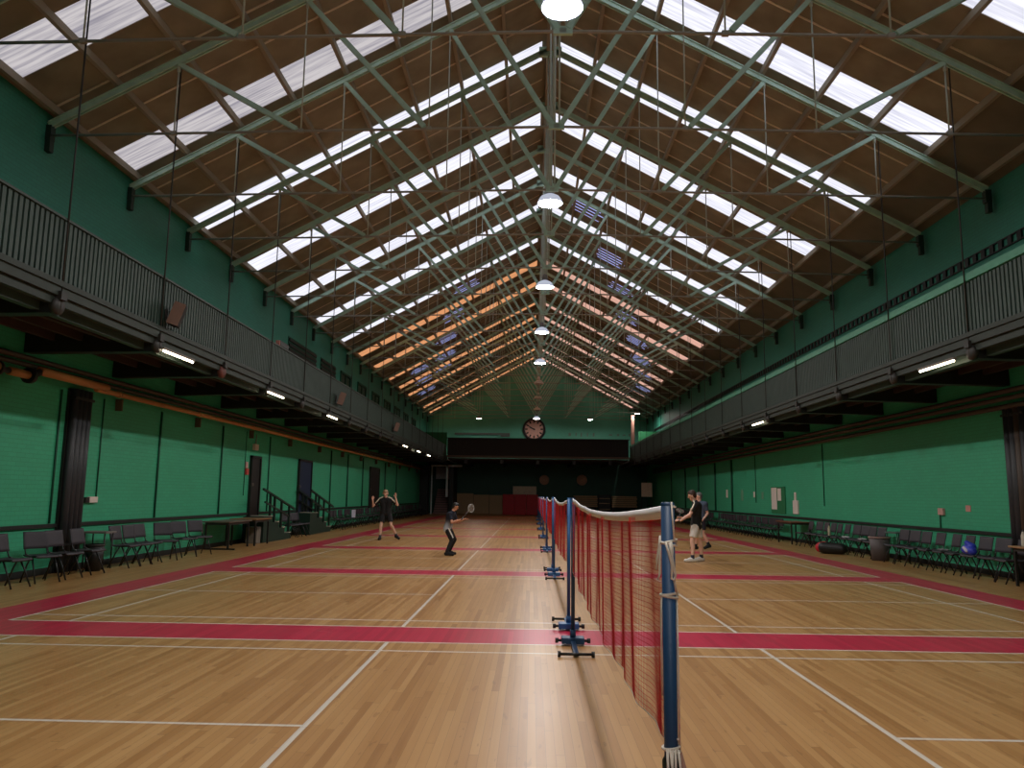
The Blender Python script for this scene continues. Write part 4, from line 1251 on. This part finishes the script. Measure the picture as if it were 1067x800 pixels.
def racket(lab, grip, tip_dir, face_n, loc=(0, 0, 0), frame=(200, 196, 190), nm='racket_frame'):
    t = thing('badminton_racket', lab, 'racket', loc)
    g = Vector(grip); d = Vector(tip_dir).normalized(); n_ = Vector(face_n); n_ = (n_ - d * n_.dot(d)).normalized(); s_ = d.cross(n_)
    MB().tube([g - d * .06, g + d * .1], .014, 8).build('grip', M_black, t)
    MB().tube([g + d * .1, g + d * .38], .0045, 6).build('shaft', M_plast, t)
    c = g + d * .5
    pts = [c + d * (.125 * math.cos(a)) + s_ * (.1 * math.sin(a)) for a in [2 * PI * i / 32 for i in range(33)]]
    MB().tube(pts, .006, 6).build('head_frame', mat(nm, frame, .4), t)
    m = MB()
    for k in range(-5, 6):
        u = k * .0185; h = math.sqrt(max(0, 1 - (u / .1) ** 2)) * .125
        m.tube([c + s_ * u - d * h, c + s_ * u + d * h], .0009, 4)
        u2 = k * .023; h2 = math.sqrt(max(0, 1 - (u2 / .125) ** 2)) * .1
        m.tube([c + d * u2 - s_ * h2, c + d * u2 + s_ * h2], .0009, 4)
    m.build('strings', M_paper, t)

# player on the far left, facing the camera with both arms up
A = Vector((-5.48, 26.95, 0))
def rel(o, **k): return {a: Vector(b) - o for a, b in k.items()}
person('person in black top and shorts with raised arms, facing the camera', A,
       rel(A, head=(-5.48, 26.85, 1.57), neck=(-5.47, 26.92, 1.43), sh_l=(-5.27, 26.92, 1.37), sh_r=(-5.67, 26.92, 1.37),
           el_l=(-5.06, 26.9, 1.19), wr_l=(-5.12, 26.8, 1.44), el_r=(-5.9, 26.9, 1.14), wr_r=(-5.9, 26.75, 1.36),
           hip_l=(-5.38, 27.0, .9), hip_r=(-5.57, 27.0, .9), kn_l=(-5.27, 26.95, .5), kn_r=(-5.6, 26.85, .48),
           an_l=(-5.12, 27.2, .14), an_r=(-5.62, 26.85, .085), to_l=(-5.0, 27.05, .05), to_r=(-5.62, 26.68, .045)),
       (0, -1, -.1), stripes={'l': (0, -.9, .4), 'r': (0, -.9, .4)}, sock=mat('grey_sock', (70, 70, 74), .8), hair=mat('fair_hair', (150, 116, 84), .7, var=.3, scale=40),
       hands={'l': ((.0, -.1, 1), (-.5, -1, 0), .2), 'r': ((0.02, -.1, 1), (.5, -1, 0), .7)})
# young player in profile, facing right, racket forward
B = Vector((-2.6, 20.5, 0))
shB = bpy.data.materials.new('navy_to_pale_shirt'); shB.use_nodes = True
tt = NT(shB); bb = tt.n['Principled BSDF']; bb.inputs['Roughness'].default_value = .85
tc = tt.add('ShaderNodeTexCoord'); sp = tt.add('ShaderNodeSeparateXYZ'); tt.link(tc.outputs['Object'], sp.inputs[0])
cr = tt.add('ShaderNodeValToRGB'); cr.color_ramp.elements[0].position = .62; cr.color_ramp.elements[0].color = lin((206, 208, 216))
cr.color_ramp.elements[1].position = .92; cr.color_ramp.elements[1].color = lin((24, 28, 44))
tt.link(sp.outputs['Z'], cr.inputs['Fac']); tt.link(cr.outputs['Color'], bb.inputs['Base Color'])
person('young person in dark shirt fading pale, playing in profile', B,
       rel(B, head=(-2.44, 20.5, 1.25), neck=(-2.5, 20.5, 1.13), sh_l=(-2.5, 20.63, 1.07), sh_r=(-2.56, 20.36, 1.06),
           el_l=(-2.4, 20.68, .86), wr_l=(-2.22, 20.62, .93), el_r=(-2.5, 20.27, .85), wr_r=(-2.3, 20.3, .92),
           hip_l=(-2.62, 20.58, .7), hip_r=(-2.64, 20.43, .69), kn_l=(-2.46, 20.62, .4), kn_r=(-2.5, 20.38, .39),
           an_l=(-2.6, 20.68, .09), an_r=(-2.62, 20.3, .085), to_l=(-2.44, 20.68, .04), to_r=(-2.46, 20.28, .04)),
       (1, -.05, -.12), s=.84, shirt=shB, hair=M_hairb, short_leg=False, skin=mat('tan_skin', (198, 140, 112), .55, var=.06),
       hands={'r': ((1, .1, .3), (0, .6, -.8), .8), 'l': ((1, -.2, .1), (0, -.4, -1), .4)})
o = MB().beam((-2.585 - B.x, 20.325 - B.y, .7), (-2.46 - B.x, 20.29 - B.y, .46), .03, .012, up=(0, 1, 0)).build('leg_stripe', M_whitecl, [c for c in bpy.data.objects if c.get('label', '').startswith('young person')][0])
racket('pale badminton racket held by the young person in profile', (-2.24, 20.3, .95), (.38, .72, .5), (.9, -.5, .3))
# player behind the near post, facing left
C_ = Vector((3.6, 19.6, 0))
person('person in black shirt and white shorts facing left past the net post', C_,
       rel(C_, head=(3.54, 19.6, 1.62), neck=(3.6, 19.62, 1.48), sh_l=(3.6, 19.42, 1.4), sh_r=(3.68, 19.82, 1.4),
           el_l=(3.42, 19.33, 1.15), wr_l=(3.2, 19.4, 1.0), el_r=(3.6, 19.95, 1.12), wr_r=(3.36, 19.9, 1.05),
           hip_l=(3.6, 19.52, .9), hip_r=(3.68, 19.72, .9), kn_l=(3.5, 19.5, .49), kn_r=(3.74, 19.75, .48),
           an_l=(3.5, 19.48, .085), an_r=(3.78, 19.78, .085), to_l=(3.32, 19.45, .04), to_r=(3.6, 19.74, .04)),
       (-1, .1, -.05), legs=M_whitecl, shoe=M_whitecl, sock=mat('dark_sock', (40, 42, 56), .8), stripes={'l': (-.6, -.7, .3)},
       hands={'l': ((-1, 0, .2), (0, .6, -.8), .8), 'r': ((-1, 0, .2), (0, -.6, -.8), .5)})
racket('dark badminton racket held by the person in white shorts', (3.18, 19.42, 1.02), (.2, .85, .42), (0, -1, .2), frame=(90, 60, 60), nm='dark_racket_frame')
# another player farther back, mostly hidden behind that one
D_ = Vector((4.74, 24.2, 0))
person('person in blue-grey top half hidden behind the player in white shorts', D_,
       rel(D_, head=(4.68, 24.2, 1.6), neck=(4.7, 24.2, 1.46), sh_l=(4.62, 24.38, 1.38), sh_r=(4.84, 24.05, 1.38),
           el_l=(4.5, 24.4, 1.12), wr_l=(4.3, 24.3, 1.0), el_r=(4.9, 24.05, 1.1), wr_r=(4.76, 23.9, .95),
           hip_l=(4.66, 24.3, .9), hip_r=(4.76, 24.12, .9), kn_l=(4.58, 24.3, .5), kn_r=(4.76, 24.1, .5),
           an_l=(4.6, 24.4, .085), an_r=(4.93, 24.1, .16), to_l=(4.45, 24.38, .04), to_r=(4.8, 24.06, .07)),
       (-1, -.1, 0), shirt=mat('blue_grey_top', (70, 84, 104), .85), legs=mat('dark_shorts', (44, 46, 56), .85), hair=mat('grey_hair', (110, 108, 106), .7, var=.3, scale=40))

# ------------------------------------------------------------------ world, camera
w = bpy.data.worlds.new('World'); S.world = w; w.use_nodes = True
bg = w.node_tree.nodes['Background']; bg.inputs['Color'].default_value = (.62, .72, .9, 1); bg.inputs['Strength'].default_value = 1.0

F_PX, PITCH, YAW, ROLL = 808.023, .143355, .0270495, .0132053
cp, sp_, cy, sy, cr_, sr = math.cos(PITCH), math.sin(PITCH), math.cos(YAW), math.sin(YAW), math.cos(ROLL), math.sin(ROLL)
Rr = Matrix(((cr_, -sr, 0), (sr, cr_, 0), (0, 0, 1)))
Rp = Matrix(((1, 0, 0), (0, cp, sp_), (0, -sp_, cp)))
Bm = Matrix(((1, 0, 0), (0, 0, -1), (0, 1, 0)))
Ry = Matrix(((cy, sy, 0), (-sy, cy, 0), (0, 0, 1)))
Rm = Rr @ Rp @ Bm @ Ry
cam = bpy.data.cameras.new('camera'); co = bpy.data.objects.new('camera', cam); COL.objects.link(co)
right, down, fwd = Rm[0], Rm[1], Rm[2]
Mw = Matrix.Identity(4)
for i in range(3):
    Mw[i][0] = right[i]; Mw[i][1] = -down[i]; Mw[i][2] = -fwd[i]
Mw[0][3], Mw[1][3], Mw[2][3] = -.44765, 0.0, 1.54688
co.matrix_world = Mw
cam.sensor_width = 36.0; cam.sensor_fit = 'HORIZONTAL'; cam.lens = F_PX / 1067.0 * 36.0
cam.clip_start = .05; cam.clip_end = 300
S.camera = co

vs = S.view_settings
S.display_settings.display_device = 'sRGB'
vs.view_transform = 'Standard'; vs.look = 'None'; vs.gamma = 1.0; vs.use_curve_mapping = False
vs.exposure = 0.56
S.cycles.use_denoising = True
S.cycles.max_bounces = 8; S.cycles.diffuse_bounces = 5; S.cycles.glossy_bounces = 3
S.cycles.sample_clamp_indirect = 6.0
